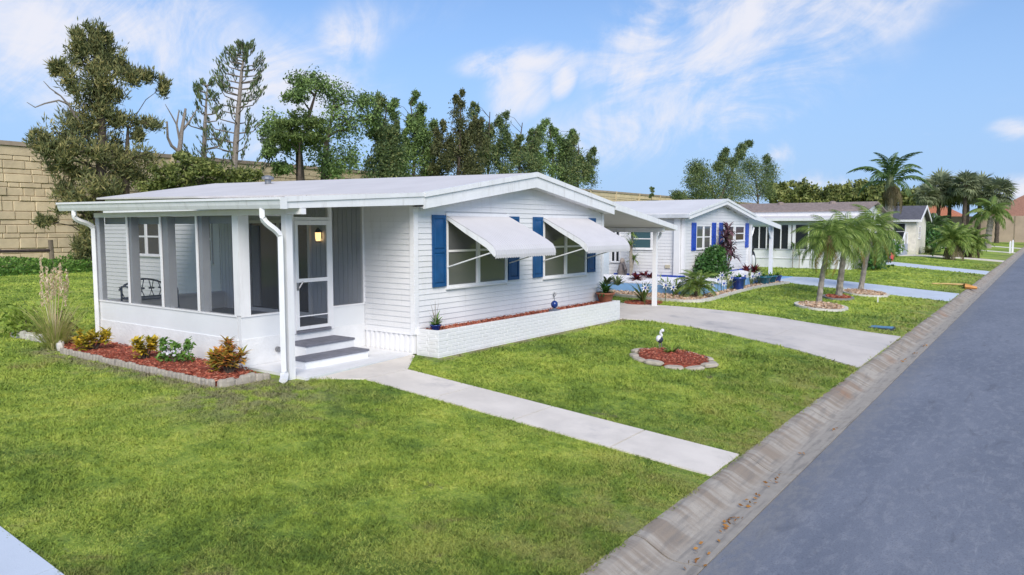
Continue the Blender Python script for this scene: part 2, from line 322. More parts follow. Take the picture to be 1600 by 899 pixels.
def curbmat():
    m = bpy.data.materials.new('stained_kerb_concrete'); m.use_nodes = True; q = G(m.node_tree); b = m.node_tree.nodes['Principled BSDF']
    P = q.n('ShaderNodeNewGeometry').outputs['Position']; sy = q.n('ShaderNodeSeparateXYZ'); q.put(sy.inputs[0], P)
    c = q.mix(q.noise(P, 9, 5, .65), (.29, .265, .23), (.46, .42, .365))
    band = q.noise(q.vm('MULTIPLY', P, (4.6, .55, .5)), 1.0, 4, .62, .25)
    top = q.m('MULTIPLY', q.mr(sy.outputs[1], 2.60, 2.80), 1.0)
    c = q.mix(q.m('MULTIPLY', q.m('MULTIPLY', q.mr(band, .38, .60), top), .86), c, q.mix(q.noise(P, .5, 3), (.205, .165, .13), (.29, .24, .19)))
    c = q.mix(q.m('MULTIPLY', q.mr(q.noise(P, .28, 4, .6), .58, .70), top), c, (.30, .18, .11))
    c = q.mix(q.m('MULTIPLY', q.mr(q.noise(q.vm('MULTIPLY', P, (.7, 6, 1)), 2.0, 4), .48, .7), .5), c, (.16, .155, .15))
    q.put(b.inputs['Base Color'], c); b.inputs['Roughness'].default_value = .9; b.inputs['Specular IOR Level'].default_value = .2
    bp = q.n('ShaderNodeBump'); bp.inputs['Strength'].default_value = .6; bp.inputs['Distance'].default_value = .012
    q.put(bp.inputs['Height'], q.noise(P, 70, 4, .7)); q.put(b.inputs['Normal'], bp.outputs[0]); return m
CURB = curbmat()
KP = [(3.07, -.462), (3.00, -.464), (2.95, -.474), (2.77, -.570), (2.71, -.594), (2.65, -.604), (2.58, -.604), (2.37, -.584), (2.37, -.80), (3.07, -.80)]
kerb = thing('kerb', 'rolled concrete kerb and gutter stained brown along the lawn', 'kerb', (0, 2.75, -.6), kind='structure')
x = -6.0
for i in range(42):
    a = MB().yz(KP, x+.011, x+3.05-.011); a.build('kerb_segment', CURB, kerb); x += 3.05
a = MB().yz(KP, x, 700); a.build('kerb_run', CURB, kerb)
for sx in (0,): MB().yz([(y, z) for y, z in [(-4.45, -.60), (-4.8, -.6), (-5.05, -.46), (-5.25, -.455), (-5.25, -.9), (-4.45, -.9)]], -160, 700).build('kerb', CURB, label='rolled concrete kerb on the far side of the street', kind='structure')

def slab(poly, name, m, parent, up=.022, th=.14):
    b = MB(); b.loft([[(x, y, gz(y)-th) for x, y in poly], [(x, y, gz(y)+up) for x, y in poly]])
    return b.build(name, m, parent)
POLYS = []          # no grass grows in here
walk = thing('walkway', 'concrete slab walkway running from the porch steps to the kerb', 'walkway', (8.75, 6, -.2), kind='structure')
wy = [3.08, 4.42, 5.95, 7.45, 8.93]
for y0, y1 in zip(wy, wy[1:]): slab([(8.25, y0+.011), (9.24, y0+.011), (9.24, y1-.011), (8.25, y1-.011)], 'slab', CONC, walk)
slab([(8.25, 8.942), (9.24, 8.942), (10.22, 9.70), (10.25, 9.79), (7.68, 9.49)], 'slab', CONC, walk)
POLYS += [[(8.25, 3.1), (9.24, 3.1), (9.24, 8.93), (10.3, 9.8), (7.6, 9.5), (8.25, 8.95)]]
DY = [3.08, 3.9, 4.6, 5.5, 6.5, 7.5, 8.5, 9.3, 11.5, 14.0, 17.0]
nearx = np.interp(DY, [3.14, 4.49, 5.66, 7.08, 8.53, 9.24, 17], [16.56, 17.42, 17.87, 18.3, 18.2, 17.72, 17.72])
farx = np.interp(DY, [3.12, 4.14, 5.38, 6.73, 8.03, 9.5, 17], [21.98, 21.95, 22.1, 22.3, 22.1, 21.4, 21.4])
drv = thing('driveway', 'pale concrete driveway curving from the carport to the street', 'driveway', (20, 6, -.2), kind='structure')
for k, (i0, i1) in enumerate(((0, 3), (3, 6), (6, 8), (8, 9), (9, 10))):
    mid = [.5*(nearx[i]+farx[i]) for i in range(i0, i1+1)]; yy = DY[i0:i1+1]; yy = [yy[0]+.005]+list(yy[1:-1])+[yy[-1]-.005]
    slab([(nearx[i], y) for i, y in zip(range(i0, i1+1), yy)]+[(mm-.005, y) for mm, y in zip(mid[::-1], yy[::-1])], 'slab', CONC2, drv)
    slab([(mm+.005, y) for mm, y in zip(mid, yy)]+[(farx[i], y) for i, y in zip(range(i1, i0-1, -1), yy[::-1])], 'slab', CONC2, drv)
POLYS += [[(a_, y) for a_, y in zip(nearx, DY)]+[(a_, y) for a_, y in zip(farx[::-1], DY[::-1])]]
def drive(label, x0, x1, m, y1=11.0, bend=0.0, name='driveway'):
    t = thing(name, label, name, ((x0+x1)/2, 6, -.2), kind='structure')
    yy = [3.08, 4.7, 6.2, 7.7, 9.3, y1]
    for a_, b_ in zip(yy, yy[1:]):
        o0, o1 = bend*max(0, (a_-6)/5), bend*max(0, (b_-6)/5)
        slab([(x0+o0, a_+.006), (x1+o0, a_+.006), (x1+o1, b_-.006), (x0+o1, b_-.006)], 'slab', m, t)
    POLYS.append([(x0, 3.1), (x1, 3.1), (x1+bend, y1), (x0+bend, y1)])
drive('pale blue concrete drive at the bottom left corner', -2.6, 2.44, PALEC, 13)
drive('pale blue painted driveway beside the three lawn palms', 33.8, 37.9, PALEC, 18)
drive('white concrete drive leading to the brown roofed house', 54.6, 58.6, PALEC, 10, 1.0)
drive('narrow cream path beside the clump of low palms', 75.2, 78.6, CONC, 10.5, -4)
drive('far pale drive by the white marker stakes', 101.7, 104.5, CONC, 12, 3)
drive('farthest pale drive crossing the lawn near the tan wall', 124, 128, CONC, 12, 2)

# ------------------------------------------------------------------ red mulch beds
def bed_surface(parent, poly, h, n_chip, m=MULCH, cm=None, csize=(.035, .011), chipname='bark_chips', surf='mulch', hz0=0.0):
    """low mound over a polygon + loose chips on top"""
    P = np.array(poly); c = P.mean(0); b = MB(); rings = []
    for k, s_ in enumerate((1.0, .9, .7, .4)):
        rings.append([(c[0]+(x-c[0])*s_, c[1]+(y-c[1])*s_, gz(c[1]+(y-c[1])*s_)+hz0+h*(.35, .85, 1.0, 1.05)[k]) for x, y in poly])
    b.loft([[(x, y, gz(y)-.08) for x, y in poly]]+rings); b.build(surf, m, parent)
    lo, hi = P.min(0), P.max(0); pts = []
    while len(pts) < n_chip:
        q = RNG.uniform(lo, hi, (n_chip*2, 2)); ins = inside(q, poly); pts += q[ins].tolist()
    Q = np.array(pts[:n_chip]); bz = np.array([gz(y) for y in Q[:, 1]])
    C = np.column_stack([Q, bz+hz0+h*1.02+RNG.uniform(-.012, .012, len(Q))])
    d_ = rdir(len(C)); d_[:, 2] *= .35; d_ /= np.linalg.norm(d_, axis=1, keepdims=True)
    npmesh(chipname, leaves(C, csize[0], csize[1], dirs=d_), 4, cm or CHIP, parent, kind='stuff')
def inside(Q, poly):
    P = np.asarray(poly); x, y = Q[:, 0], Q[:, 1]; r_ = np.zeros(len(Q), bool); j = len(P)-1
    for i in range(len(P)):
        xi, yi = P[i]; xj, yj = P[j]
        with np.errstate(divide='ignore', invalid='ignore'): hit = ((yi > y) != (yj > y)) & (x < (xj-xi)*(y-yi)/((yj-yi) if yj != yi else 1e-9)+xi)
        r_ ^= hit; j = i
    return r_
def stone_mesh(sx, sy, sz, seed):
    rg = random.Random(seed); b = MB(); n = 8
    for_r = []
    for k, (s_, z) in enumerate(((.92, 0), (1.0, .35), (.97, .75), (.72, 1.0))):
        for_r.append([((sx/2)*s_*math.copysign(abs(math.cos(2*math.pi*j/n+.39))**.55, math.cos(2*math.pi*j/n+.39))*rg.uniform(.93, 1.05), (sy/2)*s_*math.copysign(abs(math.sin(2*math.pi*j/n+.39))**.55, math.sin(2*math.pi*j/n+.39))*rg.uniform(.93, 1.05), sz*z) for j in range(n)])
    b.loft(for_r); me_ = bpy.data.meshes.new('edging_stone'); me_.from_pydata(b.v, [], b.f); me_.update()
    bm = bmesh.new(); bm.from_mesh(me_); bmesh.ops.recalc_face_normals(bm, faces=bm.faces); bm.to_mesh(me_); bm.free(); return me_
def place_stones(parent, path, meshes, step, name='edging_stone', z=-.03, closed=False, jit=.0, m=None):
    pts = [np.array(p, float) for p in path]; pts = pts+[pts[0]] if closed else pts
    seg = [np.linalg.norm(b-a) for a, b in zip(pts, pts[1:])]; tot = sum(seg); k = max(1, int(round(tot/step))); w0 = wl(parent)
    for i in range(k):
        s_ = (i+.5)*tot/k; j = 0
        while s_ > seg[j] and j < len(seg)-1: s_ -= seg[j]; j += 1
        p = pts[j]+(pts[j+1]-pts[j])*s_/seg[j]; t = pts[j+1]-pts[j]
        o = link(name, random.choice(meshes), parent, m)
        o.location = (p[0]-w0.x, p[1]-w0.y, gz(p[1])+z-w0.z+random.uniform(-1, 1)*jit*.3); o.rotation_euler = (random.uniform(-1, 1)*jit, random.uniform(-1, 1)*jit, math.atan2(t[1], t[0])+random.uniform(-1, 1)*jit)
def with_mat(mes, m):
    for q in mes: q.materials.append(m)
    return mes
bed1 = thing('mulch_bed', 'long red mulch bed with scalloped edging along the screened porch', 'garden bed', (6.9, 12.8, 0))
P1 = [(6.47, 10.27), (7.22, 10.23), (7.47, 11.15), (7.47, 16.3), (7.3, 18.9), (6.75, 18.9), (6.85, 16.6), (6.5, 15.6)]
bed_surface(bed1, P1, .075, 5200)
scal = with_mat([stone_mesh(.125, .065, .125, s) for s in (1, 2, 3)], STONE)
rnd_ = with_mat([stone_mesh(.17, .11, .15, s) for s in (4, 5, 6, 7)], STONE)
place_stones(bed1, [(6.41, 10.32), (6.42, 15.55)], scal, .12, z=-.02, jit=.04)
place_stones(bed1, [(6.44, 10.22), (7.28, 10.17)], rnd_, .125, z=-.03, jit=.12)
wst = with_mat([stone_mesh(.2, .12, .16, s) for s in (8, 9)], STONEW)
place_stones(bed1, [(6.5, 15.75), (6.85, 16.6), (6.78, 18.8)], wst, .22, z=-.02, jit=.15)
POLYS.append([(6.36, 10.1), (7.4, 10.1), (7.5, 16.3), (7.3, 19), (6.7, 19), (6.8, 16.6), (6.36, 15.6)])
bed2 = thing('mulch_bed', 'small oval red mulch bed ringed by pale stones on the front lawn', 'garden bed', (14.0, 6.1, gz(6.1)))
E2 = [(14.02+.60*math.cos(a)*1.15-.10*math.sin(a), 6.1+.78*math.sin(a)*.92+.12*math.cos(a)) for a in np.linspace(0, 2*math.pi, 14, endpoint=False)]
bed_surface(bed2, E2, .09, 1500, hz0=.01)
big = with_mat([stone_mesh(.40, .20, .075, s) for s in (11, 12, 13)], mat('tan_flagstone', (.42, .37, .30), .85, .14, 7, .3, 50))
place_stones(bed2, [(14.02+1.13*(x-14.02), 6.1+1.11*(y-6.1)) for x, y in E2], big, .42, z=-.005, closed=True, jit=.10)
POLYS.append([(14.02+1.22*(x-14.02), 6.1+1.2*(y-6.1)) for x, y in E2])
def rockbed(label, c, rx, ry, n=900, cm=ROCK, m=None, edge=STONEW):
    t = thing('rock_bed', label, 'garden bed', (c[0], c[1], gz(c[1])))
    E = [(c[0]+rx*math.cos(a), c[1]+ry*math.sin(a)) for a in np.linspace(0, 2*math.pi, 22, endpoint=False)]
    bed_surface(t, E, .07, n, m or mat('tan_rock_ground', (.42, .30, .20), .9, .3, 12, .6, 40), cm, (.06, .045), 'rocks', 'rock_base')
    b = MB(); ro = [(c[0]+(rx+.12)*math.cos(a), c[1]+(ry+.12)*math.sin(a)) for a in np.linspace(0, 2*math.pi, 40, endpoint=False)]; ri = [(c[0]+rx*math.cos(a), c[1]+ry*math.sin(a)) for a in np.linspace(0, 2*math.pi, 40, endpoint=False)]
    k = 40; b.v = [(x, y, gz(y)-.05) for x, y in ro]+[(x, y, gz(y)+.07) for x, y in ro]+[(x, y, gz(y)+.07) for x, y in ri]+[(x, y, gz(y)-.05) for x, y in ri]
    for j in range(k):
        for q in range(3): b.f.append((q*k+j, q*k+(j+1) % k, (q+1)*k+(j+1) % k, (q+1)*k+j))
    b.build('concrete_edging', edge, t); POLYS.append(ro)
rockbed('oval tan rock bed round the foot of the nearest lawn palm', (26.35, 6.15), .95, .72)
rockbed('thin oval bed of dark soil round the middle lawn palm', (29.95, 6.38), .75, .42, 500, CHIP, mat('dark_bed_soil', (.07, .06, .055), .9, .3, 12), mat('dark_edging', (.22, .21, .2), .9, .1, 5))
rockbed('tan rock bed round the third lawn palm beside the blue drive', (32.9, 6.0), 1.05, .78)

# ------------------------------------------------------------------ grass blades, thinning out with distance
HOUSES = [[(7.2, 9.75), (17.7, 9.2), (17.7, 22), (7.5, 16.2)], [(10.2, 9.1), (17.75, 9.1), (17.75, 22.1), (10.2, 22.1)], [(7.4, 9.5), (10.4, 9.7), (10.4, 16.3), (7.45, 16.3)], [(24.0, 14.5), (23.15, 11.3), (22.85, 9.7), (23.1, 9.1), (25.6, 9.2), (30, 9.45), (33.3, 9.1), (38, 12), (38, 26), (24.0, 26)], [(46.5, 8.8), (56, 8.8), (56, 30), (46.5, 30)]]
def vnoise(Q, cell, seed):
    """smooth random field over the ground, 0..1"""
    gr = np.random.default_rng(seed).random((257, 257)); p = Q/cell; i = np.floor(p).astype(int); f_ = p-i; f_ = f_*f_*(3-2*f_); i %= 256
    a = gr[i[:, 0], i[:, 1]]; b_ = gr[i[:, 0]+1, i[:, 1]]; c = gr[i[:, 0], i[:, 1]+1]; d_ = gr[i[:, 0]+1, i[:, 1]+1]
    return (a*(1-f_[:, 0])+b_*f_[:, 0])*(1-f_[:, 1])+(c*(1-f_[:, 0])+d_*f_[:, 0])*f_[:, 1]
def blades(n, d0, d1, name, label, h=.030, w_=.0085):
    fw = math.degrees(math.atan2(ROT[1, 2], ROT[0, 2])); th = np.radians(fw+RNG.uniform(-37, 40, n)); dd = np.exp(RNG.uniform(math.log(d0), math.log(d1), n))
    x, y = dd*np.cos(th), dd*np.sin(th); Q = np.column_stack([x, y]); ok = (y > 3.05+RNG.normal(0, .02, n)); Qj = Q+RNG.normal(0, .018, Q.shape)
    for p in POLYS+HOUSES: ok &= ~inside(Qj, p)
    tuft = .5*vnoise(Q, .16, 1)+.5*vnoise(Q, .45, 2); thin = vnoise(Q, .8, 3); ok &= (RNG.random(n) < .35+1.3*tuft) & (RNG.random(n) < .3+2.4*thin)
    Q = Q[ok]; dd = dd[ok]; tuft = tuft[ok]; n = len(Q); bz = -0.47*np.clip((9.3-Q[:, 1])/6.2, 0, 1)
    s_ = np.maximum(1, dd/10.0); B = np.column_stack([Q, bz-.005]); a = RNG.uniform(0, 2*math.pi, n)
    wv = np.column_stack([np.cos(a), np.sin(a), np.zeros(n)])*(w_*s_*RNG.uniform(.6, 1.4, n))[:, None]
    hh = h*RNG.uniform(.4, 1.2, n)*(.35+1.5*tuft)*np.minimum(s_, 1.5); ln = RNG.normal(0, .8, (n, 2))*hh[:, None]
    T = B+np.column_stack([ln, hh])
    npmesh(name, np.stack([B-wv, B+wv, T], 1).reshape(-1, 3), 3, LAWN, None, rnd=np.clip(.55*RNG.random(n)+.75*vnoise(Q, .35, 4)-.1, 0, 1), label=label, cat='grass', kind='stuff')
blades(640000, 4.5, 17, 'grass', 'short green grass blades on the near lawn')
blades(280000, 17, 70, 'grass', 'short green grass blades on the farther lawns', .034)

# ------------------------------------------------------------------ building helpers
class Wall:
    """a wall along 'x' (facing the street, -Y) or along 'y' (facing -X); a = distance along, o = outwards"""
    def __init__(s, axis, c, sgn=-1): s.ax, s.c, s.s = axis, c, sgn
    def p(s, a, o, z): return (a, s.c+s.s*o, z) if s.ax == 'x' else (s.c+s.s*o, a, z)
    def box(s, b, a0, a1, o0, o1, z0, z1):
        p, q = s.p(a0, o0, z0), s.p(a1, o1, z1)
        return b.box(min(p[0], q[0]), max(p[0], q[0]), min(p[1], q[1]), max(p[1], q[1]), z0, z1)
def spans(a0, a1, cuts):
    out = [(a0, a1)]
    for c0, c1 in cuts:
        nx_ = []
        for s0, s1 in out:
            if c1 <= s0 or c0 >= s1: nx_.append((s0, s1)); continue
            if c0 > s0: nx_.append((s0, c0))
            if c1 < s1: nx_.append((c1, s1))
        out = nx_
    return [(a, b) for a, b in out if b-a > .02]
def siding(parent, W, lim, z0, z1, openings=(), ex=.108, m=WHITE):
    """lap siding, one board per course; lim(z) gives the ends of the wall at that height"""
    z = z0
    while z < z1-.03:
        zt = min(z+ex, z1); a0, a1 = lim((z+zt)/2)
        if a1-a0 > .1:
            for s0, s1 in spans(a0, a1, [(o[0], o[1]) for o in openings if o[2] < zt-.02 and o[3] > z+.02]):
                prof = [(0.0, z), (.020, z), (.017, z+.016), (.006, zt), (0.0, zt)]
                MB().loft([[W.p(s0, o, zz) for o, zz in prof], [W.p(s1, o, zz) for o, zz in prof]]).build('siding_board', m, parent)
        z = zt
def window(parent, W, a0, a1, z0, z1, lites=2, rail=.5, fr=.05, out=.035, m=TRIM, gl=GLASS, sill=True, mull=.09):
    b = MB(); W.box(b, a0, a1, -.04, out, z1-fr, z1); W.box(b, a0, a1, -.04, out, z0, z0+fr); W.box(b, a0, a0+fr, -.04, out-.001, z0+fr, z1-fr); W.box(b, a1-fr, a1, -.04, out-.001, z0+fr, z1-fr)
    wi = (a1-a0-2*fr-(lites-1)*mull)/lites; x = a0+fr; cells = []
    for i in range(lites):
        cells.append((x, x+wi)); x += wi
        if i < lites-1: W.box(b, x, x+mull, -.04, out-.002, z0+fr, z1-fr); x += mull
    zr = z0+(z1-z0)*rail
    for c0, c1 in cells:
        if rail: W.box(b, c0, c1, -.03, out-.012, zr-.022, zr+.022)
        W.box(b, c0, c0+.022, -.03, out-.014, z0+fr, z1-fr); W.box(b, c1-.022, c1, -.03, out-.014, z0+fr, z1-fr)
    if sill: W.box(b, a0-.03, a1+.03, 0, out+.03, z0-.03, z0-.001)
    w = b.build('window', m, parent)
    for c0, c1 in cells:
        for q0, q1 in (((z0+fr, zr-.022), (zr+.022, z1-fr)) if rail else ((z0+fr, z1-fr),)):
            pb = MB(); W.box(pb, c0+.022, c1-.022, .002, .010 if q0 > zr-.01 else .006, q0, q1); pb.build('pane', gl, w)
    return w
def shutter(parent, W, a0, a1, z0, z1, m=BLUE, split=.5, o=.022):
    b = MB(); t = .05; zm = z0+(z1-z0)*split
    W.box(b, a0, a0+t, o, o+.03, z0, z1); W.box(b, a1-t, a1, o, o+.03, z0, z1)
    for q0, q1 in ((z0, z0+t*1.3), (zm-t*.7, zm+t*.7), (z1-t*1.3, z1)): W.box(b, a0+t, a1-t, o, o+.029, q0, q1)
    s = b.build('shutter', m, parent)
    for q0, q1 in ((z0+t*1.3, zm-t*.7), (zm+t*.7, z1-t*1.3)):
        p = MB(); W.box(p, a0+t, a1-t, o-.002, o+.012, q0, q1); i = .035
        f0 = [W.p(a0+t+.008, o+.012, q0+.008), W.p(a1-t-.008, o+.012, q0+.008), W.p(a1-t-.008, o+.012, q1-.008), W.p(a0+t+.008, o+.012, q1-.008)]
        f1 = [W.p(a0+t+i, o+.026, q0+i), W.p(a1-t-i, o+.026, q0+i), W.p(a1-t-i, o+.026, q1-i), W.p(a0+t+i, o+.026, q1-i)]
        p.loft([f0, f1]); p.build('panel', m, s)
    return s
def downspout(name, pts, parent, m=ALU, r_=.064): return MB().tube(pts, r_, 4, .8).build(name, m, parent)
def curve(ctrl, n=6):
    """rounded path through control points (quadratic corners)"""
    P = [Vector(c) for c in ctrl]; out_ = [P[0]]
    for i in range(1, len(P)-1):
        a, b, c = P[i-1].lerp(P[i], .55), P[i], P[i+1].lerp(P[i], .55)
        for k in range(n+1): t = k/n; out_.append(a*(1-t)**2+b*2*t*(1-t)+c*t*t)
    return out_+[P[-1]]

# ------------------------------------------------------------------ the white home with the screened porch
X0, X1, YF, YB, XM, ZR = 10.34, 17.70, 9.80, 21.9, 14.02, 3.68
home = thing('manufactured_home', 'white lap sided home with screened porch, blue shutters and carport', 'house', (14, 15.5, 0))
YR = 9.50
FW = Wall('x', YF); LW = Wall('y', X0)
core = MB(); core.xz([(X0+.02, .05), (X1-.02, .05), (X1-.02, 2.85), (XM, 3.42), (X0+.02, 2.85)], YF+.06, YB)
wall_f = MB().box(X0, X1, YF+.001, YF+.05, .02, 2.82).xz([(X0, 2.82), (X1, 2.82), (XM, 3.40)], YF+.001, YF+.05).build('front_wall', WHITE, home)
wins = [(11.25, 13.31, 1.24, 2.72), (14.78, 16.82, 1.24, 2.72)]
def glim(z): 
    k = max(0.0, min(1.0, (3.40-z)/(3.40-2.80))); return (X0+.09 if k >= 1 else XM-(XM-X0)*k, X1-.09 if k >= 1 else XM+(X1-XM)*k)
siding(wall_f, FW, glim, .40, 3.36, [(a-.0, b+.0, c, d_) for a, b, c, d_ in wins])
for a0, a1, z0, z1 in wins: window(home, FW, a0, a1, z0, z1, 2, .5)
for a in (10.82, 13.345, 14.32, 16.855): shutter(home, FW, a, a+.40, 1.277, 2.70)
cn = MB(); FW.box(cn, X0-.028, X0+.085, -.001, .03, .40, 2.83); LW.box(cn, YF-.029, YF+.085, .001, .031, .40, 2.95); cn.build('corner_trim', TRIM, home)
cn = MB(); FW.box(cn, X1-.085, X1+.03, .001, .03, .40, 2.82); cn.box(X1+.001, X1+.03, YF-.028, YF+.09, .40, 2.82); cn.build('corner_trim', TRIM, home)
wall_l = MB().box(X0+.001, X0+.05, YF+.055, YB, .02, 2.95).build('side_wall', WHITE, home)
siding(wall_l, LW, lambda z: (YF+.085, 11.16), .40, 2.98)
siding(wall_l, LW, lambda z: (16.2, YB), .45, 3.0, [(18.9, 20.3, 1.71, 2.72), (16.45, 17.05, 1.6, 2.75)])
window(home, LW, 18.88, 20.3, 1.71, 2.72, 2, .5, .045, gl=GLASSD); window(home, LW, 16.5, 17.0, 1.6, 2.75, 1, .5, .045, gl=GLASSD)
wall_r = MB().box(X1-.05, X1-.001, YF+.055, YB, .02, 2.9).build('carport_wall', WHITE, home)
siding(wall_r, Wall('y', X1, 1), lambda z: (YF+.09, YB), .40, 2.9)
MB().box(X0+.05, X1-.05, YB-.05, YB-.002, .02, 2.9).build('rear_wall', WHITE, home)
# skirting: ribbed panels below the siding
sk = MB(); y = YF+.04
while y < 11.15:
    sk.box(X0-.012, X0+.0005, y, y+.09, .02, .385); sk.box(X0-.030, X0-.012, y+.012, y+.055, .02, .385); y += .135
sk.box(X0-.035, X0, YF+.03, 11.17, .385, .40); sk.build('skirting', TRIM, home)
# awnings: ribbed aluminium with a rounded, scalloped front edge and side arms
def awning(a0, a1):
    b = MB(); prof = [(.02, 2.70), (.50, 2.47), (1.05, 2.20), (1.19, 2.11), (1.25, 2.02), (1.265, 1.93), (1.262, 1.875)]; n = int((a1-a0)/.02); cols = []
    for i in range(n+1):
        a = a0+(a1-a0)*i/n; rib = .0035*(1 if (i//2) % 2 == 0 else -1); col = []
        for k, (o, z) in enumerate(prof):
            zz = z-(.018 if (k == len(prof)-1 and (i//2) % 2 == 0) else 0); col.append(FW.p(a, o+rib*.5, zz+rib*.7))
        cols.append(col)
    k0 = len(b.v); m_ = len(prof)
    for c in cols: b.v += c
    for i in range(n):
        for j in range(m_-1): b.f.append((k0+i*m_+j, k0+(i+1)*m_+j, k0+(i+1)*m_+j+1, k0+i*m_+j+1))
    o = b.build('awning', AWN, home); sm = o.modifiers.new('s', 'SOLIDIFY'); sm.thickness = .008
    for a in (a0, a1):
        s = MB(); th = .012; z_low = [(.02, 2.64), (.50, 2.36), (1.05, 2.07), (1.24, 1.92)]
        out_ = prof[:6]+[(1.24, 1.90)]+z_low[::-1][1:]
        s.loft([[FW.p(a-th/2, o_, z_-.012) for o_, z_ in out_], [FW.p(a+th/2, o_, z_-.012) for o_, z_ in out_]]); s.build('awning_side', ALU, o)
        ar = MB().tube([FW.p(a+(.02 if a == a0 else -.02), .04, 1.66), FW.p(a+(.02 if a == a0 else -.02), 1.14, 1.97)], .014, 6); ar.build('awning_arm', ALU, o)
    t = MB(); FW.box(t, a0-.02, a1+.02, .02, .05, 2.685, 2.745); t.build('awning_rail', TRIM, o)
awning(11.25, 13.38); awning(14.74, 16.84)
# roofs
RISE = .20
roof = MB().xz([(X0-.06, 3.055), (XM, 3.645), (X1+.06, 3.055), (X1+.06, 3.10), (XM, 3.69), (X0-.06, 3.10)], YR, YB+.25, RISE).build('roof', ROOFW, home)
MB().xz([(X0+.06, 2.90), (XM, 3.50), (X1-.06, 2.90), (X1-.06, 3.06), (XM, 3.63), (X0+.06, 3.06)], YF+.052, YB, RISE*.9).build('attic', WHITE, home)
for s_, xe in ((-1, X0-.06), (1, X1+.06)):
    MB().xz([(XM, 3.36), (XM, 3.60), (xe, 3.02), (xe, 2.80)], YR-.03, YR).build('rake_board', ALU, roof)
    MB().xz([(XM, 3.60), (XM, 3.705), (xe, 3.115), (xe, 3.02)], YR-.065, YR-.001).build('drip_edge', ALU, roof)
    MB().xz([(XM, 3.40), (XM, 3.42), (xe, 2.84), (xe, 2.82)], YR+.001, YF+.02).build('soffit', TRIM, roof)
MB().lathe((13.2, 18.2, 3.70), [(.09, 0), (.09, .12), (.17, .13), (.17, .20), (.05, .24)], 12).build('roof_vent', STEEL, roof)
XG = 7.18
pan = MB().xz([(XG, 2.855), (X0-.05, 3.035), (X0-.05, 3.085), (XG, 2.90)], YR, 16.95, .06).build('porch_roof', ROOFW, home)
MB().xz([(XG, 2.745), (XG, 2.865), (X0-.07, 3.045), (X0-.07, 2.875)], YR-.028, YR-.001).build('front_fascia', ALU, pan)
MB().xz([(XG-.02, 2.845), (XG-.02, 2.925), (X0-.07, 3.105), (X0-.07, 3.03)], YR-.05, YR-.029).build('drip_edge', ALU, pan)
gp = [(XG-.12, 2.90), (XG-.10, 2.80), (XG-.075, 2.74), (XG-.001, 2.74), (XG-.001, 2.90), (XG-.02, 2.90), (XG-.03, 2.76), (XG-.07, 2.76), (XG-.09, 2.88), (XG-.11, 2.90)]
gu = MB().xz(gp, YR-.05, 16.97, .06).build('gutter', ALU, home)
lip = MB().xz([(XG-.135, 2.875), (XG-.122, 2.875), (XG-.122, 2.915), (XG-.135, 2.915)], YR-.052, 16.97, .06).build('gutter_lip', TRIM, gu)
MB().box(XG-.125, XG, YR-.062, YR-.051, 2.735, 2.915).build('end_cap', ALU, gu)
XW, YW, YPB = 7.49, 11.18, 16.16
beam = MB().box(XW-.05, XW+.05, 9.45, YPB+.02, 2.66, 2.752).build('roof_beam', TRIM, home)
MB().box(XW-.055, XW+.055, YW-.04, YW+.04, .0, 0.02)
MB().box(7.42, 7.54, 9.80, 9.92, .0, 2.66).build('porch_post', TRIM, home)
downspout('downspout', curve([(XG-.05, 10.0, 2.75), (XG-.05, 10.0, 2.56), (7.31, 9.80, 2.36), (7.31, 9.80, 2.2), (7.31, 9.80, .22), (7.31, 9.78, .10), (7.16, 9.62, .05)]), home)
downspout('downspout', curve([(XG-.05, 16.35, 2.80), (XG-.05, 16.35, 2.62), (7.43, 16.20, 2.50), (7.43, 16.20, 2.3), (7.43, 16.20, .25), (7.43, 16.20, .10), (7.2, 16.12, .06)]), home)
n = 900; y_ = RNG.uniform(YR+.2, 16.5, n); x_ = X0-.10+RNG.normal(0, .05, n)-.10*RNG.random(n); n_d = rdir(n); n_d[:, 2] *= .15
npmesh('roof_litter', leaves(np.column_stack([x_, y_, 3.084+(x_-X0+.05)*.058+.0081*(y_-YR)+.004]), .03, .012, dirs=n_d), 4, leafmat('brown_roof_litter', [(.10, .07, .05), (.2, .15, .11), (.3, .25, .2)], .9, 0), pan, kind='stuff')
# porch
porch_floor = MB().box(XW+.03, X0, YW+.03, YPB, .44, .53).build('porch_floor', GREYF, home)
def kneewall(W, a0, a1, cap=True):
    MBB = MB(); W.box(MBB, a0, a1, -.10, .012, -.05, .52); MBB.build('foundation', STUCCO, home)
    k = MB(); W.box(k, a0, a1, -.08, 0, .52, .905); k.build('knee_wall', KNEE, home)
    if cap: c = MB(); W.box(c, a0, a1, -.09, .016, .905, .935); c.build('sill_cap', TRIM, home)
PS, PF, PB = Wall('y', XW), Wall('x', YW), Wall('x', YPB)
kneewall(PS, YW+.10, YPB+.05); kneewall(PF, XW, 8.58); kneewall(PF, 9.47, X0-.003)
b = MB(); PB.box(b, XW+.09, X0-.01, 0, .1, .0, .88); b.build('rear_knee_wall', GREYP, home)
b = MB(); PB.box(b, XW+.09, X0-.01, -.03, .13, .88, .93); b.build('rear_sill', GREYP, home)
b = MB(); PF.box(b, 8.58, 9.47, -.10, .012, -.05, .50); b.build('door_foundation', STUCCO, home)
MB().box(XW-.015, XW+.19, YW-.015, YW+.16, .935, 2.66).build('corner_post', TRIM, home)
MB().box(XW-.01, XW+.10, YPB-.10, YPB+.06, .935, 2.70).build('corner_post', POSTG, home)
mull = [(14.85, .13), (13.55, .22), (12.37, .14)]
for yc, wd in mull:
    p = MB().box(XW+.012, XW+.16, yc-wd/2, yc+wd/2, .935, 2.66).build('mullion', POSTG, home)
    MB().box(XW-.022, XW-.001, yc+wd/2-.035, yc+wd/2+.02, .935, 2.66).build('screen_trim', TRIM, p)
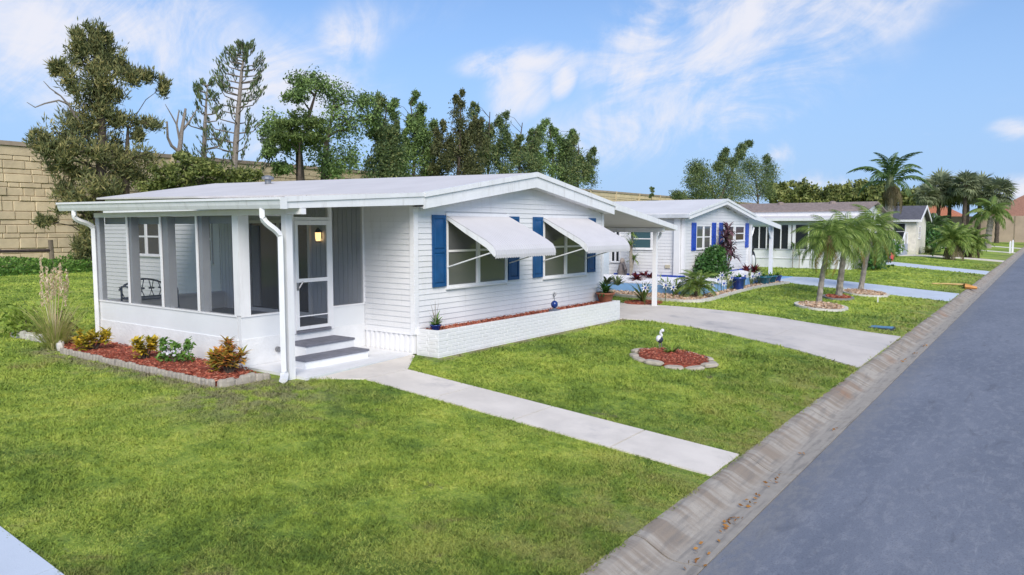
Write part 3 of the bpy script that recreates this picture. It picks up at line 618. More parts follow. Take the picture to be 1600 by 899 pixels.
MB().box(XW+.165, XW+.26, YW+.17, YPB, 2.52, 2.66).build('header', POSTG, home)
edges = [YPB-.1]+[m_[0] for m_ in mull]+[YW+.16]
for y1_, y0_ in zip(edges, edges[1:]):
    MB().poly([(XW+.004, y0_, .935), (XW+.004, y1_, .935), (XW+.004, y1_, 2.66), (XW+.004, y0_, 2.66)]).build('insect_screen', SCREEN, home)
def fscreen(a0, a1, z0, z1): MB().poly([(a0, YW+.004, z0), (a1, YW+.004, z0), (a1, YW+.004, z1), (a0, YW+.004, z1)]).build('insect_screen', SCREEN, home)
fscreen(XW+.19, 8.56, .935, 2.70); fscreen(9.5, X0-.03, .935, 2.86); fscreen(8.62, 9.42, 2.62, 2.84)
MB().box(8.55, 8.615, YW-.03, YW+.06, .50, 2.80).build('door_jamb', TRIM, home); MB().box(9.42, 9.50, YW-.03, YW+.06, .50, 2.86).build('door_jamb', TRIM, home)
MB().box(XW+.19, 8.55, YW-.02, YW+.05, 2.66, 2.72).build('front_header', TRIM, home); MB().box(8.615, 9.42, YW-.028, YW+.05, 2.585, 2.645).build('door_head', TRIM, home)
MB().box(X0-.045, X0-.003, YW-.02, YW+.05, .935, 2.90).build('screen_jamb', TRIM, home)
door = MB().box(8.62, 8.685, YW-.05, YW-.02, .56, 2.58).box(9.355, 9.415, YW-.05, YW-.02, .56, 2.58).box(8.685, 9.355, YW-.05, YW-.02, 2.50, 2.58).box(8.685, 9.355, YW-.05, YW-.02, .56, .62).box(8.685, 9.355, YW-.051, YW-.02, 1.44, 1.51).box(8.685, 9.355, YW-.045, YW-.025, .80, .82).build('screen_door', TRIM, home)
MB().poly([(8.685, YW-.03, .62), (9.355, YW-.03, .62), (9.355, YW-.03, 2.50), (8.685, YW-.03, 2.50)]).build('door_screen', SCREEN, door)
MB().box(8.63, 8.675, YW-.075, YW-.05, 1.30, 1.44).tube([(8.65, YW-.09, 1.34), (8.74, YW-.10, 1.46)], .016, 6).build('handle', STEEL, door)
MB().box(8.62, 9.42, YW-.06, YW+.06, .50, .548).build('threshold', TREAD, home)
# panelled house wall inside the porch, sliding glass door
pn = MB(); y = YW+.05
while y < YPB-.02:
    y2 = min(y+.135, YPB-.02)
    for s0, s1 in spans(y, y2, [(12.78, 15.0)]): pn.box(X0-.024, X0-.001, s0+.004, s1-.004, .53, 2.98)
    y = y2+.004
pn.box(X0-.022, X0-.001, 12.78, 15.0, 2.62, 2.98); pn.build('vertical_panelling', GREYP, home, kind='stuff')
sl = MB()
for a0, a1, z0, z1 in ((12.78, 12.86, .54, 2.62), (14.92, 15.0, .54, 2.62), (12.86, 14.92, 2.55, 2.62), (12.86, 14.92, .54, .62), (13.82, 13.90, .62, 2.55)): LW.box(sl, a0, a1, .002, .07, z0, z1)
sl = sl.build('sliding_door', TRIM, home)
for a0, a1 in ((12.86, 13.82), (13.90, 14.92)): b = MB(); LW.box(b, a0, a1, .015, .03, .62, 2.55); b.build('pane', GLASSD, sl)
cu = MB()
for i in range(5): cu.tube([(X0-.045, 14.62+.05*i, .66), (X0-.045, 14.62+.05*i, 2.5)], .032, 8)
cu.build('curtain', mat('grey_curtain', (.22, .23, .25), .8, .08, 3), sl)
# white landing and the two grey-topped steps
land = MB().xy([(7.56, 9.55), (10.28, 9.80), (10.31, 11.15), (7.56, 11.15)], -.08, .045).build('landing', mat('white_painted_slab', (.72, .72, .73), .7, .05, 1.5, .15, 40, tint=(.5, .49, .47), tscale=2.5, tlo=.6, thi=.8), home)
for xa, xb, ya, yb, z in ((8.02, 9.46, 10.16, 10.585, .19), (8.38, 9.50, 10.59, YW-.014, .36)):
    st = MB().box(xa, xb, ya, yb, .045, z-.025).build('step', STUCCO, home)
    MB().box(xa-.012, xb+.012, ya-.02, yb-.001, z-.025, z+.012).build('tread', TREAD, st)
MB().tube([(8.2, YW-.02, .27), (8.2, YW-.07, .27)], .05, 12).build('hose_bib', STEEL, home)
# carport
cp = MB().xz([(X1+.06, 3.045), (21.86, 2.455), (21.86, 2.50), (X1+.06, 3.09)], YR+.001, 20.0, .1).build('carport_roof', ROOFW, home)
MB().xz([(X1+.10, 2.93), (X1+.10, 3.10), (21.88, 2.515), (21.88, 2.37)], YR-.045, YR-.001).build('carport_fascia', ALU, cp)
MB().xz([(X1+.03, 2.93), (21.80, 2.36), (21.80, 2.40), (X1+.03, 2.97)], YR+.002, 20.0, .1).build('carport_ceiling', mat('dull_ceiling_pan', (.60, .60, .57), .6, .05, 1), cp)
MB().box(21.15, 21.27, YR+.1, 20.0, 2.31, 2.44).build('carport_beam', ALU, cp)
for y in (9.88, 14.5, 19.3): MB().box(21.15, 21.27, y-.06, y+.06, -.02, 2.32).build('carport_post', TRIM, home)
downspout('downspout', curve([(21.74, 9.95, 2.40), (21.74, 9.95, 2.22), (21.36, 9.92, 2.02), (21.36, 9.92, 1.9), (21.36, 9.92, .2), (21.36, 9.9, .08)]), home, r_=.045)
MB().xz([(21.80, 2.36), (21.93, 2.36), (21.93, 2.47), (21.80, 2.47)], YR-.04, 20.0, .1).build('gutter', ALU, cp)
MB().box(X1+.2, 21.1, 19.4, 19.5, 0, 2.5).build('carport_rear_wall', WHITE, home)

# ------------------------------------------------------------------ brick planter under the windows
pl_ = thing('brick_planter', 'long white painted brick planter filled with red mulch under the windows', 'planter', (14, 9.5, 0))
PX0, PX1, PY0, PY1, PZ = 10.36, 17.66, 9.22, 9.78, .51
MB().box(PX0+.0045, PX1-.0045, PY0+.0045, PY0+.10, -.08, PZ-.006).box(PX0+.0045, PX0+.10, PY0+.10, PY1, -.08, PZ-.006).box(PX1-.10, PX1-.0045, PY0+.10, PY1, -.08, PZ-.006).build('planter_wall', MORTAR, pl_)
bl, bh, n_c = .213, .066, 7
bme = bpy.data.meshes.new('brick'); bb = MB(); hx, hz_ = (bl-.004)/2, (bh-.003)/2
bb.loft([[(-hx, .02, -hz_), (hx, .02, -hz_), (hx, .02, hz_), (-hx, .02, hz_)], [(-hx, .0015, -hz_), (hx, .0015, -hz_), (hx, .0015, hz_), (-hx, .0015, hz_)], [(-hx+.005, -.0012, -hz_+.005), (hx-.005, -.0012, -hz_+.005), (hx-.005, -.0012, hz_-.005), (-hx+.005, -.0012, hz_-.005)]])
bme.from_pydata(bb.v, [], bb.f); bme.update(); bme.materials.append(BRICKW)
w0 = wl(pl_)
for c in range(n_c):
    zc = .02+(c+.5)*((PZ-.02)/n_c); n_b = 34; st = (PX1-PX0)/n_b
    for i in range(n_b):
        o = link('brick', bme, pl_); o.location = (PX0+(i+.5)*st+(st*.0)-w0.x+((c % 2)-.5)*.5*st*(0 if i in (0, n_b-1) else 1), PY0+random.uniform(-.0015, .0015)-w0.y, zc-w0.z)
    for i in range(2):
        o = link('brick', bme, pl_); o.location = (PX0-w0.x, PY0+.14+i*.24+((c % 2)-.5)*.06-w0.y, zc-w0.z); o.rotation_euler = (0, 0, -math.pi/2)
        o = link('brick', bme, pl_); o.location = (PX1-w0.x, PY0+.14+i*.24+((c % 2)-.5)*.06-w0.y, zc-w0.z); o.rotation_euler = (0, 0, math.pi/2)
MB().box(PX0+.101, PX1-.101, PY0+.101, PY1-.001, 0, PZ-.05).build('mulch', MULCH, pl_)
n = 5200; C = np.column_stack([RNG.uniform(PX0+.1, PX1-.1, n), RNG.uniform(PY0+.09, PY1, n), PZ-.045+RNG.uniform(-.01, .025, n)])
d_ = rdir(n); d_[:, 2] *= .4; npmesh('bark_chips', leaves(C, .035, .011, dirs=d_/np.linalg.norm(d_, axis=1, keepdims=True)), 4, CHIP, pl_, kind='stuff')
MB().box(PX0+.05, PX1-.02, PY1-.03, PY1-.012, PZ-.04, PZ+.02)

# ------------------------------------------------------------------ porch lantern (lit) and iron bench
ln = thing('wall_lantern', 'small lit lantern on the wall inside the screened porch', 'lamp', (X0-.1, 12.46, 2.14))
MB().box(X0-.03, X0-.002, 12.42, 12.50, 2.22, 2.38).lathe((X0-.1, 12.46, 2.14), [(.05, 0), (.06, .02), (.06, .03)], 8).lathe((X0-.1, 12.46, 2.14), [(.075, .21), (.06, .25), (.012, .31)], 8).tube([(X0-.1, 12.46, 2.44), (X0-.02, 12.46, 2.36)], .01, 6).build('lantern_frame', BLACKM, ln)
em = bpy.data.materials.new('lit_lantern_glass'); em.use_nodes = True; em.node_tree.nodes['Principled BSDF'].inputs['Emission Color'].default_value = (1, .62, .25, 1); em.node_tree.nodes['Principled BSDF'].inputs['Emission Strength'].default_value = 1.3
MB().lathe((X0-.1, 12.46, 2.14), [(.045, .03), (.058, .10), (.06, .21)], 8).build('glass', em, ln)
bn = thing('iron_bench', 'dark blue iron bench with arched openwork back inside the porch', 'bench', (8.14, 15.4, .53))
bx0, bx1, by, bz = 7.66, 8.62, 15.6, .56
arch = lambda t: bz+.66+.14*math.sin(math.pi*t)
fr = MB().tube([(bx0, by, bz+.42)]+[(bx0+(bx1-bx0)*t, by, arch(t)) for t in np.linspace(0, 1, 15)]+[(bx1, by, bz+.42), (bx0, by, bz+.42)], .022, 6); fr.build('backrest', NAVYM, bn)
ow = MB(); rg = random.Random(3)
for i in range(9):
    t = .06+.11*i; xb = bx0+(bx1-bx0)*t; sgn = 1 if i % 2 else -1
    ow.tube([(xb, by, bz+.42), (xb+.05*sgn, by, bz+.55), (xb+.13*sgn*.8, by, min(arch(max(0, min(1, t+.05*sgn))), bz+.8))], .010, 5)
    ow.ball((xb+.09*sgn, by, bz+.60), .035, .012, .022, 6, 4)
ow.build('openwork', NAVYM, bn)
st = MB()
for k in range(6): st.box(bx0, bx1, by-.06-.075*k-.05, by-.06-.075*k, bz+.40, bz+.42)
st.build('seat', NAVYM, bn)
for xb in (bx0, bx1):
    MB().tube(curve([(xb, by, bz+.66), (xb, by-.25, bz+.68), (xb, by-.48, bz+.60), (xb, by-.45, bz+.42)]), .018, 6).build('armrest', NAVYM, bn)
    MB().tube([(xb, by, bz+.45), (xb, by+.05, bz)], .02, 6).build('leg', NAVYM, bn); MB().tube([(xb, by-.45, bz+.45), (xb, by-.50, bz)], .02, 6).build('leg', NAVYM, bn)

# ------------------------------------------------------------------ second home: white with cobalt shutters and a raised bed
NX0, NX1, NY, NB, NM = 26.8, 34.2, 11.3, 24.0, 30.5
h2 = thing('manufactured_home', 'white lap sided home with cobalt blue shutters behind the driveway', 'house', (30.5, 17.5, 0))
F2, L2 = Wall('x', NY), Wall('y', NX0)
def px(u, v, y): return float(at(u, v, y=y)[0])
def pz(u, v, y): return float(at(u, v, y=y)[2])
w2f = MB().box(NX0, NX1, NY+.001, NY+.05, .02, 2.85).xz([(NX0, 2.85), (NX1, 2.85), (NM, 3.40)], NY+.001, NY+.05).build('front_wall', WHITE, h2)
fw = [(px(1087, 370, NY), px(1110, 370, NY), pz(1098, 389, NY), pz(1098, 352, NY)), (px(1130.5, 366, NY), px(1162.5, 366, NY), pz(1146, 377, NY), pz(1146, 353, NY))]
siding(w2f, F2, lambda z: (NX0+.1, NX1-.1) if z < 2.83 else (NM-(NM-NX0)*(3.42-z)/.57, NM+(NX1-NM)*(3.42-z)/.57), .35, 3.36, fw, ex=.125)
for i, (a0, a1, z0, z1) in enumerate(fw): window(h2, F2, a0, a1, z0, z1, 2, .5, .05, gl=GLASS if i == 0 else glassmat('maroon_curtain_glass', (.07, .03, .035), .1, .5), mull=.13 if i == 0 else .26)
for u, v0, v1 in ((1079.5, 392, 348), (1111.2, 391, 348), (1122.6, 390, 348), (1163.6, 387, 349)):
    a = px(u, 370, NY); shutter(h2, F2, a, a+.43, pz(u, v0, NY), pz(u, v1, NY), BLUE2, .5)
w2l = MB().box(NX0+.001, NX0+.05, NY+.055, NB, .02, 2.95).build('side_wall', WHITE, h2)
def py(u, v, x): return float(at(u, v, x=x)[1])
def pzx(u, v, x): return float(at(u, v, x=x)[2])
lw = [(py(1019.5, 374, NX0), py(983, 374, NX0), pzx(1000, 389.5, NX0), pzx(1000, 360, NX0)), (py(969, 398, NX0), py(954.5, 398, NX0), pzx(961, 409.5, NX0), pzx(961, 358, NX0))]
siding(w2l, L2, lambda z: (NY+.1, NB), .35, 3.0, lw, ex=.125)
window(h2, L2, *lw[0], 1, .55, .06, gl=glassmat('teal_tinted_glass', (.06, .12, .14), .08, .5)); window(h2, L2, *lw[1], 2, 0, .035, gl=GLASSD, mull=.04)
d_ = MB(); L2.box(d_, py(952.5, 400, NX0), py(941, 400, NX0), .02, .06, .35, 2.4); d_.build('side_door', mat('pale_door', (.62, .70, .76), .5, .04, 2), h2)
vt = MB(); L2.box(vt, py(1047, 417, NX0), py(1039.5, 417, NX0), .02, .05, pzx(1043, 419.5, NX0), pzx(1043, 414, NX0)); vt.build('wall_vent', mat('tan_vent', (.5, .45, .34), .6), h2)
cn = MB(); F2.box(cn, NX0-.03, NX0+.1, -.001, .035, .35, 2.9); L2.box(cn, NY-.034, NY+.1, .001, .034, .35, 2.95); cn.build('corner_trim', TRIM, h2)
cn = MB(); F2.box(cn, NX1-.1, NX1+.03, .001, .035, .35, 2.9); cn.build('corner_trim', TRIM, h2)
r2 = MB().xz([(NX0-.25, 2.95), (NM, 3.60), (NX1+.1, 2.97), (NX1+.1, 3.02), (NM, 3.65), (NX0-.25, 3.0)], NY-.3, NB+.3).build('roof', mat('pale_roof_coating', (.66, .65, .65), .7, .05, .6), h2)
for xe, ze in ((NX0-.25, 2.95), (NX1+.1, 2.97)):
    MB().xz([(NM, 3.42), (NM, 3.64), (xe, ze+.04), (xe, ze-.18)], NY-.33, NY-.301).build('rake_board', TRIM, r2); MB().xz([(NM, 3.56), (NM, 3.665), (xe, ze+.065), (xe, ze-.03)], NY-.36, NY-.331).build('drip_edge', ALU, r2)
    MB().xz([(NM, 3.46), (NM, 3.48), (xe, ze-.12), (xe, ze-.14)], NY-.3, NY+.02).build('soffit', TRIM, r2)
MB().box(NX0-.38, NX0-.251, NY-.33, NB+.3, 2.82, 2.96).build('gutter', mat('grey_gutter', (.55, .57, .60), .5), r2)
MB().box(NX0-.25, NX0-.001, NY-.29, NB, 2.80, 2.83).build('eave_soffit', TRIM, r2)
MB().box(NX0-.13, NX0-.035, NY+.12, NY+.36, .1, 2.8).build('downspout', TRIM, h2)
v = at(1087, 312, y=17.5); MB().lathe((v[0], 17.5, 3.4), [(.12, 0), (.12, .55), (.13, .55), (.13, .62)], 10).build('vent_pipe', TRIM, r2)
# carport on its far side
c2 = MB().xz([(NX1+.1, 2.93), (38.2, 2.50), (38.2, 2.56), (NX1+.1, 3.0)], NY-.28, NB).build('carport_roof', TRIM, h2)
MB().xz([(NX1+.1, 2.82), (NX1+.1, 3.03), (38.25, 2.58), (38.25, 2.37)], NY-.33, NY-.285).build('carport_fascia', TRIM, c2)
for x in (34.45, 37.75): MB().box(x-.08, x+.08, NY-.1, NY+.06, 0, 2.6).build('carport_post', TRIM, h2)
MB().box(34.3, 37.9, NY-.06, NY+.03, 2.36, 2.46)
for x, s_ in ((34.53, 1), (37.67, -1)): MB().tube([(x, NY-.02, 1.95), (x+s_*.25, NY-.02, 2.2), (x+s_*.42, NY-.02, 2.45+.05*(s_ < 0))], .05, 4).build('corner_brace', TRIM, h2)
MB().box(NX1-.002, NX1+.05, NY+.06, NB, 0, 2.9).build('carport_wall', WHITE, h2)
# raised bed: painted retaining wall with soil and gravel
rb = thing('retaining_wall', 'low white and light blue painted retaining wall wrapping the second home', 'wall', (28, 11, 0))
path = [(25.15, 20.0), (25.1, 12.4), (24.98, 10.35), (25.35, 10.02), (26.9, 9.98), (29.9, 10.05), (32.6, 10.2), (33.5, 10.5)]
def ribbon(path, off0, off1, z0, z1, z1b=None):
    P = [np.array(p) for p in path]; N = []
    for i in range(len(P)):
        t = P[min(i+1, len(P)-1)]-P[max(i-1, 0)]; t = t/np.linalg.norm(t); N.append(np.array([-t[1], t[0]]))
    rings = []
    for p, n_ in zip(P, N):
        a, b_ = p+n_*off0, p+n_*off1; rings.append([(a[0], a[1], z0), (a[0], a[1], z1), (b_[0], b_[1], z1b or z1), (b_[0], b_[1], z0)])
    return MB().loft(rings)
ribbon(path, 0, .16, -.05, .36).build('blue_course', BLUEC, rb); ribbon(path, .02, .9, .365, .40, .60).build('white_gravel_slope', mat('white_gravel', (.72, .72, .75), .9, .25, 14, .9, 30), rb)
MB().xy([(26.1, 20), (26.05, 12.4), (25.9, 11.0), (26.5, 10.85), (33, 11.0), (34.2, 11.29), (26.79, 11.29), (26.79, 20)], 0, .50).build('soil', mat('bed_soil', (.12, .09, .07), .9, .3, 10), rb)
for a, b_ in (((26.62, 12.3), (26.74, 14.2)), ((26.62, 11.2), (26.74, 12.2))): MB().box(a[0], b_[0], a[1], b_[1], .49, .62).build('blue_ledge', BLUE2, rb)
MB().box(29.2, 33.6, 11.0, 11.12, .49, .62).build('blue_ledge', BLUE2, rb)
gb = thing('gravel_border', 'tan gravel border with curved concrete edging in front of the blue wall', 'garden bed', (26, 9.8, 0))
cpth = [(24.1, 16.0), (23.75, 13.2), (23.2, 11.3), (22.88, 10.2), (22.85, 9.6), (23.15, 9.22), (24.0, 9.12), (25.6, 9.25), (28, 9.42), (30, 9.5), (32, 9.42), (33.6, 9.2)]
cs = curve([(x, y, 0) for x, y in cpth], 4); cpl = [(p.x, p.y) for p in cs]
ribbon(cpl, -.02, .13, -.05, .085).build('concrete_edging', STONEW, gb)
gp2 = [(x, y+.02) for x, y in cpl]+[(33.5, 10.5), (29.9, 10.05), (25.35, 10.0), (25.0, 10.4), (25.1, 12.4), (25.15, 16)]
MB().xy(gp2, -.05, .05).build('gravel', mat('tan_rock_ground', (.42, .30, .20), .9, .3, 12, .6, 40), gb)
q = RNG.uniform((22.6, 9.1), (33.6, 16), (12000, 2)); q = q[inside(q, gp2)]; npmesh('rocks', leaves(np.column_stack([q, .055+RNG.uniform(-.01, .02, len(q))]), .05, .035), 4, ROCK, gb, kind='stuff')
MB().xy([(34.0, 10.2), (37.9, 10.2), (37.9, 16), (34.3, 16)], .0, .032).build('painted_slab', BLUEC, label='light blue painted carport floor beside the second home', kind='structure')

# ------------------------------------------------------------------ third home: brown roof, dark screened porch
h3 = thing('manufactured_home', 'white home with brown shingle roof and dark screened porch behind the palms', 'house', (51, 16, 0))
L3 = Wall('y', 46.5)
b = MB(); L3.box(b, 9.3, 25, -.1, 0, 0, 1.08); b.build('knee_wall', KNEE, h3); b = MB(); L3.box(b, 9.3, 25, -.02, .04, .56, .60); b.build('wall_rail', TRIM, h3)
b = MB(); L3.box(b, 9.3, 25, -.1, .03, 1.08, 1.16); b.build('sill', mat('grey_sill', (.42, .43, .46), .5), h3); b = MB(); L3.box(b, 9.3, 25, -.1, .02, 2.62, 2.92); b.build('header', mat('grey_header', (.50, .52, .55), .5), h3)
ye = [9.3, 10.1, 10.9, 11.7, 12.55, 12.8, 13.33, 13.85, 14.2, 14.65, 15.2, 15.9, 16.7, 17.5, 18.5, 19.5, 21, 23, 25]
for i, (a0, a1) in enumerate(zip(ye, ye[1:])):
    if abs(a1-a0) > .3: b = MB(); L3.box(b, a0+.03, a1-.03, -.06, -.05, 1.16, 2.62); b.build('dark_screen', GLASSD, h3)
for i, a in enumerate(ye): b = MB(); wd = .09 if i in (4, 5, 0) else .03; L3.box(b, a-wd, a+wd, -.08, .025 if wd > .05 else .01, 1.16, 2.62); b.build('mullion', TRIM, h3)
MB().box(46.6, 49, 9.3, 9.38, 0, 2.9).build('porch_end_wall', WHITE, h3); MB().box(49, 55, 9.2, 25, 0, 3.3).build('house_wall', WHITE, h3)
MB().xz([(46.1, 2.92), (49.2, 3.18), (49.2, 3.24), (46.1, 2.98)], 9.0, 25.3).build('porch_roof', ROOFW, h3); MB().box(45.98, 46.1, 9.0, 25.3, 2.86, 3.02).build('gutter', ALU, h3)
MB().box(48.7, 48.86, 8.95, 25.2, 3.20, 3.50).build('white_fascia', TRIM, h3)
r3 = MB().xz([(48.6, 3.46), (52, 4.04), (55.4, 3.46), (55.4, 3.53), (52, 4.11), (48.6, 3.53)], 8.9, 25.3).build('roof', SHINGLE, h3)
k = 0; x = 48.6
while x < 51.9:
    z = 3.53+(x-48.6)*(.58/3.4); y = 8.9
    MB().xz([(x, z+.001), (x+.3, z+.052), (x+.3, z+.062), (x, z+.025)], 8.9, 25.3).build('shingle_course', SHINGLE, r3); x += .28
MB().xz([(49.2, 3.3), (54.8, 3.3), (52, 3.98)], 9.21, 9.4).build('gable_wall', WHITE, h3)
for y in (11.5, 14.8): MB().lathe((51.4, y, 3.98), [(.2, 0), (.2, .16), (.05, .2)], 10).build('roof_vent', SHINGLE, r3)
p0 = at(1375, 372, y=8.6); 
MB().xz([(p0[0]-1.6, 2.15), (p0[0]+1.4, 1.9), (p0[0]+1.4, 2.05), (p0[0]-1.6, 2.45)], 8.3, 9.5).build('entry_awning', TRIM, h3)

# ------------------------------------------------------------------ farther homes
def far_home(label, x0, x1, y0, y1, eave, ridge, rm, wm, along='y', extra=None, wins_=(), base=0.0):
    t = thing('house', label, 'house', ((x0+x1)/2, (y0+y1)/2, base)); xm, ym = (x0+x1)/2, (y0+y1)/2
    w_ = MB().box(x0, x1, y0, y1, base, eave)
    if along == 'y': w_.xz([(x0, eave), (x1, eave), (xm, ridge-.12)], y0, y0+.1)
    elif along == 'x': w_.yz([(y0, eave), (y1, eave), (ym, ridge-.12)], x0, x0+.1)
    w_.build('wall', wm, t)
    if along == 'y': r_ = MB().xz([(x0-.4, eave-.1), (xm, ridge-.08), (x1+.4, eave-.1), (x1+.4, eave), (xm, ridge+.02), (x0-.4, eave)], y0-.4, y1+.3)
    elif along == 'x': r_ = MB().yz([(y0-.4, eave-.1), (ym, ridge-.08), (y1+.4, eave-.1), (y1+.4, eave), (ym, ridge+.02), (y0-.4, eave)], x0-.4, x1+.3)
    else:
        e = .6; A = [(x0-e, y0-e, eave), (x1+e, y0-e, eave), (x1+e, y1+e, eave), (x0-e, y1+e, eave)]; d2 = (y1-y0)/2+e; r_ = MB(); R0, R1 = (x0-e+d2, ym, ridge), (x1+e-d2, ym, ridge)
        if x1-x0 < y1-y0: d2 = (x1-x0)/2+e; R0, R1 = (xm, y0-e+d2, ridge), (xm, y1+e-d2, ridge); r_.poly([A[0], A[1], R0]); r_.poly([A[1], A[2], R1, R0]); r_.poly([A[2], A[3], R1]); r_.poly([A[3], A[0], R0, R1])
        else: r_.poly([A[0], A[1], R1, R0]); r_.poly([A[1], A[2], R1]); r_.poly([A[2], A[3], R0, R1]); r_.poly([A[3], A[0], R0])
        r_.box(x0-e, x1+e, y0-e, y1+e, eave-.16, eave-.02)
    ro_ = r_.build('roof', rm, t)
    if along == 'y':
        for s_, xe in ((-1, x0-.4), (1, x1+.4)): MB().xz([(xm, ridge-.2), (xm, ridge+.04), (xe, eave+.02), (xe, eave-.2)], y0-.46, y0-.401).build('rake_board', TRIM, ro_)
        MB().box(x0-.47, x0-.401, y0-.4, y1+.3, eave-.17, eave+.02).build('gutter', TRIM, ro_)
    for W, a0, a1, z0, z1, gl in wins_: window(t, W, a0, a1, z0, z1, 2, .5, .08, gl=gl)
    return t
a = at(1403, 345, x=76); 
h4 = far_home('grey roofed house with white gable and grey entrance stairs far down the street', 76, 82.5, 9.8, 22, 3.15, 4.5, SHINGLEG, mat('cream_siding', (.72, .68, .58), .6), 'y', wins_=[(Wall('y', 76), 10.6, 12.8, 1.3, 2.9, GLASSD), (Wall('x', 9.8), 77.5, 79, 1.4, 2.6, GLASS)])
stp = thing('entrance_stairs', 'grey entrance stairs with white handrails beside the far driveway', 'stairs', (73.5, 11.0, 0))
for k in range(5): MB().box(72.6+.3*k, 75.9, 10.4, 11.6, .2*k, .2*k+.2).build('step', mat('blue_grey_paint', (.34, .38, .46), .6), stp)
for y in (10.45, 11.55):
    MB().tube([(72.7, y, 1.0), (74.2, y, 2.0), (75.8, y, 2.0)], .05, 6).build('handrail', TRIM, stp)
    for x_, z_ in ((72.7, 1.0), (74.2, 2.0), (75.8, 2.0)): MB().tube([(x_, y, 0), (x_, y, z_)], .05, 6).build('baluster', TRIM, stp)
h5 = far_home('pale green sided house with low dark grey roof behind the clumped palms', 98, 104, 11.4, 24, 3.2, 4.1, SHINGLEG, GREENW, 'y', wins_=[(Wall('x', 11.4), 99.5, 101, 1.2, 2.4, GLASS)])
MB().lathe((100.5, 14, 3.9), [(.15, 0), (.15, .6)], 8).build('vent_pipe', TRIM, h5)
x_, y_, z_ = at(1470, 318, x=190); far_home('orange tiled hip roof house beyond the fan palms', 180, 200, 14.5, 31, 4.2, 9.2, TILE, TANW, 'hip')
far_home('brown tiled hip roof house at the right edge of the picture', 176, 196, -6, 11.2, 4.6, 10.2, mat('brown_roof_tiles', (.30, .155, .105), .85, .15, 3, .5, 8), TANW, 'hip')
ow_ = thing('boundary_wall', 'tan panelled boundary wall below the tiled roofs', 'wall', (150, 9, 0))
y = 22.0; i = 0
while y > -10:
    MB().box(150, 150.12, y-2.35, y, 0, 4.4).build('wall_panel', TANW, ow_); MB().box(149.93, 150.18, y-2.46, y-2.36, 0, 4.5).build('wall_post', mat('tan_post', (.34, .27, .2), .85), ow_); y -= 2.48

# ------------------------------------------------------------------ tall block-faced highway wall
WY, WZ = 50.0, 7.55
hw = thing('sound_wall', 'tall tan block faced highway wall behind the trees', 'wall', (60, WY, 0))
TANB = mat('tan_wall_block', (.60, .495, .33), .9, .14, 1.2, .8, 6, tint=(.54, .44, .30), tscale=.5, each=.35); TANG = mat('tan_wall_joint', (.56, .46, .31), .9, .1, 3)
MB().box(-30, 210, WY+.10, WY+.5, 0, WZ-.5).build('wall_core', TANG, hw)
bmesh_ = {}
def block(w_, h_):
    k = (round(w_, 2), round(h_, 2))
    if k not in bmesh_:
        m_ = bpy.data.meshes.new('wall_block'); q = MB(); a, c = w_/2-.006, h_/2-.009
        q.loft([[(-a, .1, -c), (a, .1, -c), (a, .1, c), (-a, .1, c)], [(-a, .03, -c), (a, .03, -c), (a, .03, c), (-a, .03, c)], [(-a+.04, -.02, -c+.03), (a-.04, -.02, -c+.03), (a-.04, -.02, c-.03), (-a+.04, -.02, c-.03)]])
        m_.from_pydata(q.v, [], q.f); m_.update(); m_.materials.append(TANB); bmesh_[k] = m_
    return bmesh_[k]
rg = random.Random(5); rows = [.30, .5, .30, .62, .30, .5, .30, .5, .62, .30, .5, .30, .5, .30, .5, .3]; ws = [.6, .9, 1.2, 1.5]; cnt = 0; rest = MB()
z = 0.1
for ri, h_ in enumerate(rows):
    if z+h_ > WZ-.5: break
    x = 14.0+rg.random()
    while x < 100:
        w_ = rg.choice(ws)
        if x < 32 and cnt < 295:
            o = link('wall_block', block(w_, h_), hw); o.location = (x+w_/2-60, rg.uniform(-.06, .03)+.02, z+h_/2); cnt += 1
        else:
            off = rg.uniform(-.03, .03); rest.box(x+.02, x+w_-.02, WY+off, WY+.11, z+.025, z+h_-.025)
        x += w_
    z += h_
rest.build('wall_blocks', TANB, hw, kind='stuff')
x = -30.0
while x < 205:
    MB().box(x, x+7.22, WY-.02, WY+.35, z+.01, WZ-.26).build('parapet_panel', TANB, hw); MB().box(x, x+7.28, WY-.12, WY+.45, WZ-.25, WZ).build('coping', mat('wall_coping', (.33, .27, .21), .9, .1, 2), hw)
    MB().box(x+7.2, x+7.42, WY-.16, WY+.3, 5.4, WZ+.02).build('pilaster', TANB, hw); x += 7.3
fr_ = thing('rail_fence', 'dark weathered wooden rail fence end in front of the tan wall', 'fence', (19.5, 46, 0))
p0, p1, p2 = at(-60, 394, y=46), at(80, 391.5, y=46), at(82, 412, y=46)
MB().tube([tuple(p0), tuple(p1)], .10, 6).build('rail', mat('dark_weathered_wood', (.06, .045, .04), .9, .2, 6), fr_)
MB().tube([(p2[0], 46, 0), (p2[0]-.05, 46, 1.75)], .13, 7).build('post', mat('weathered_wood', (.22, .18, .13), .9, .2, 6), fr_)

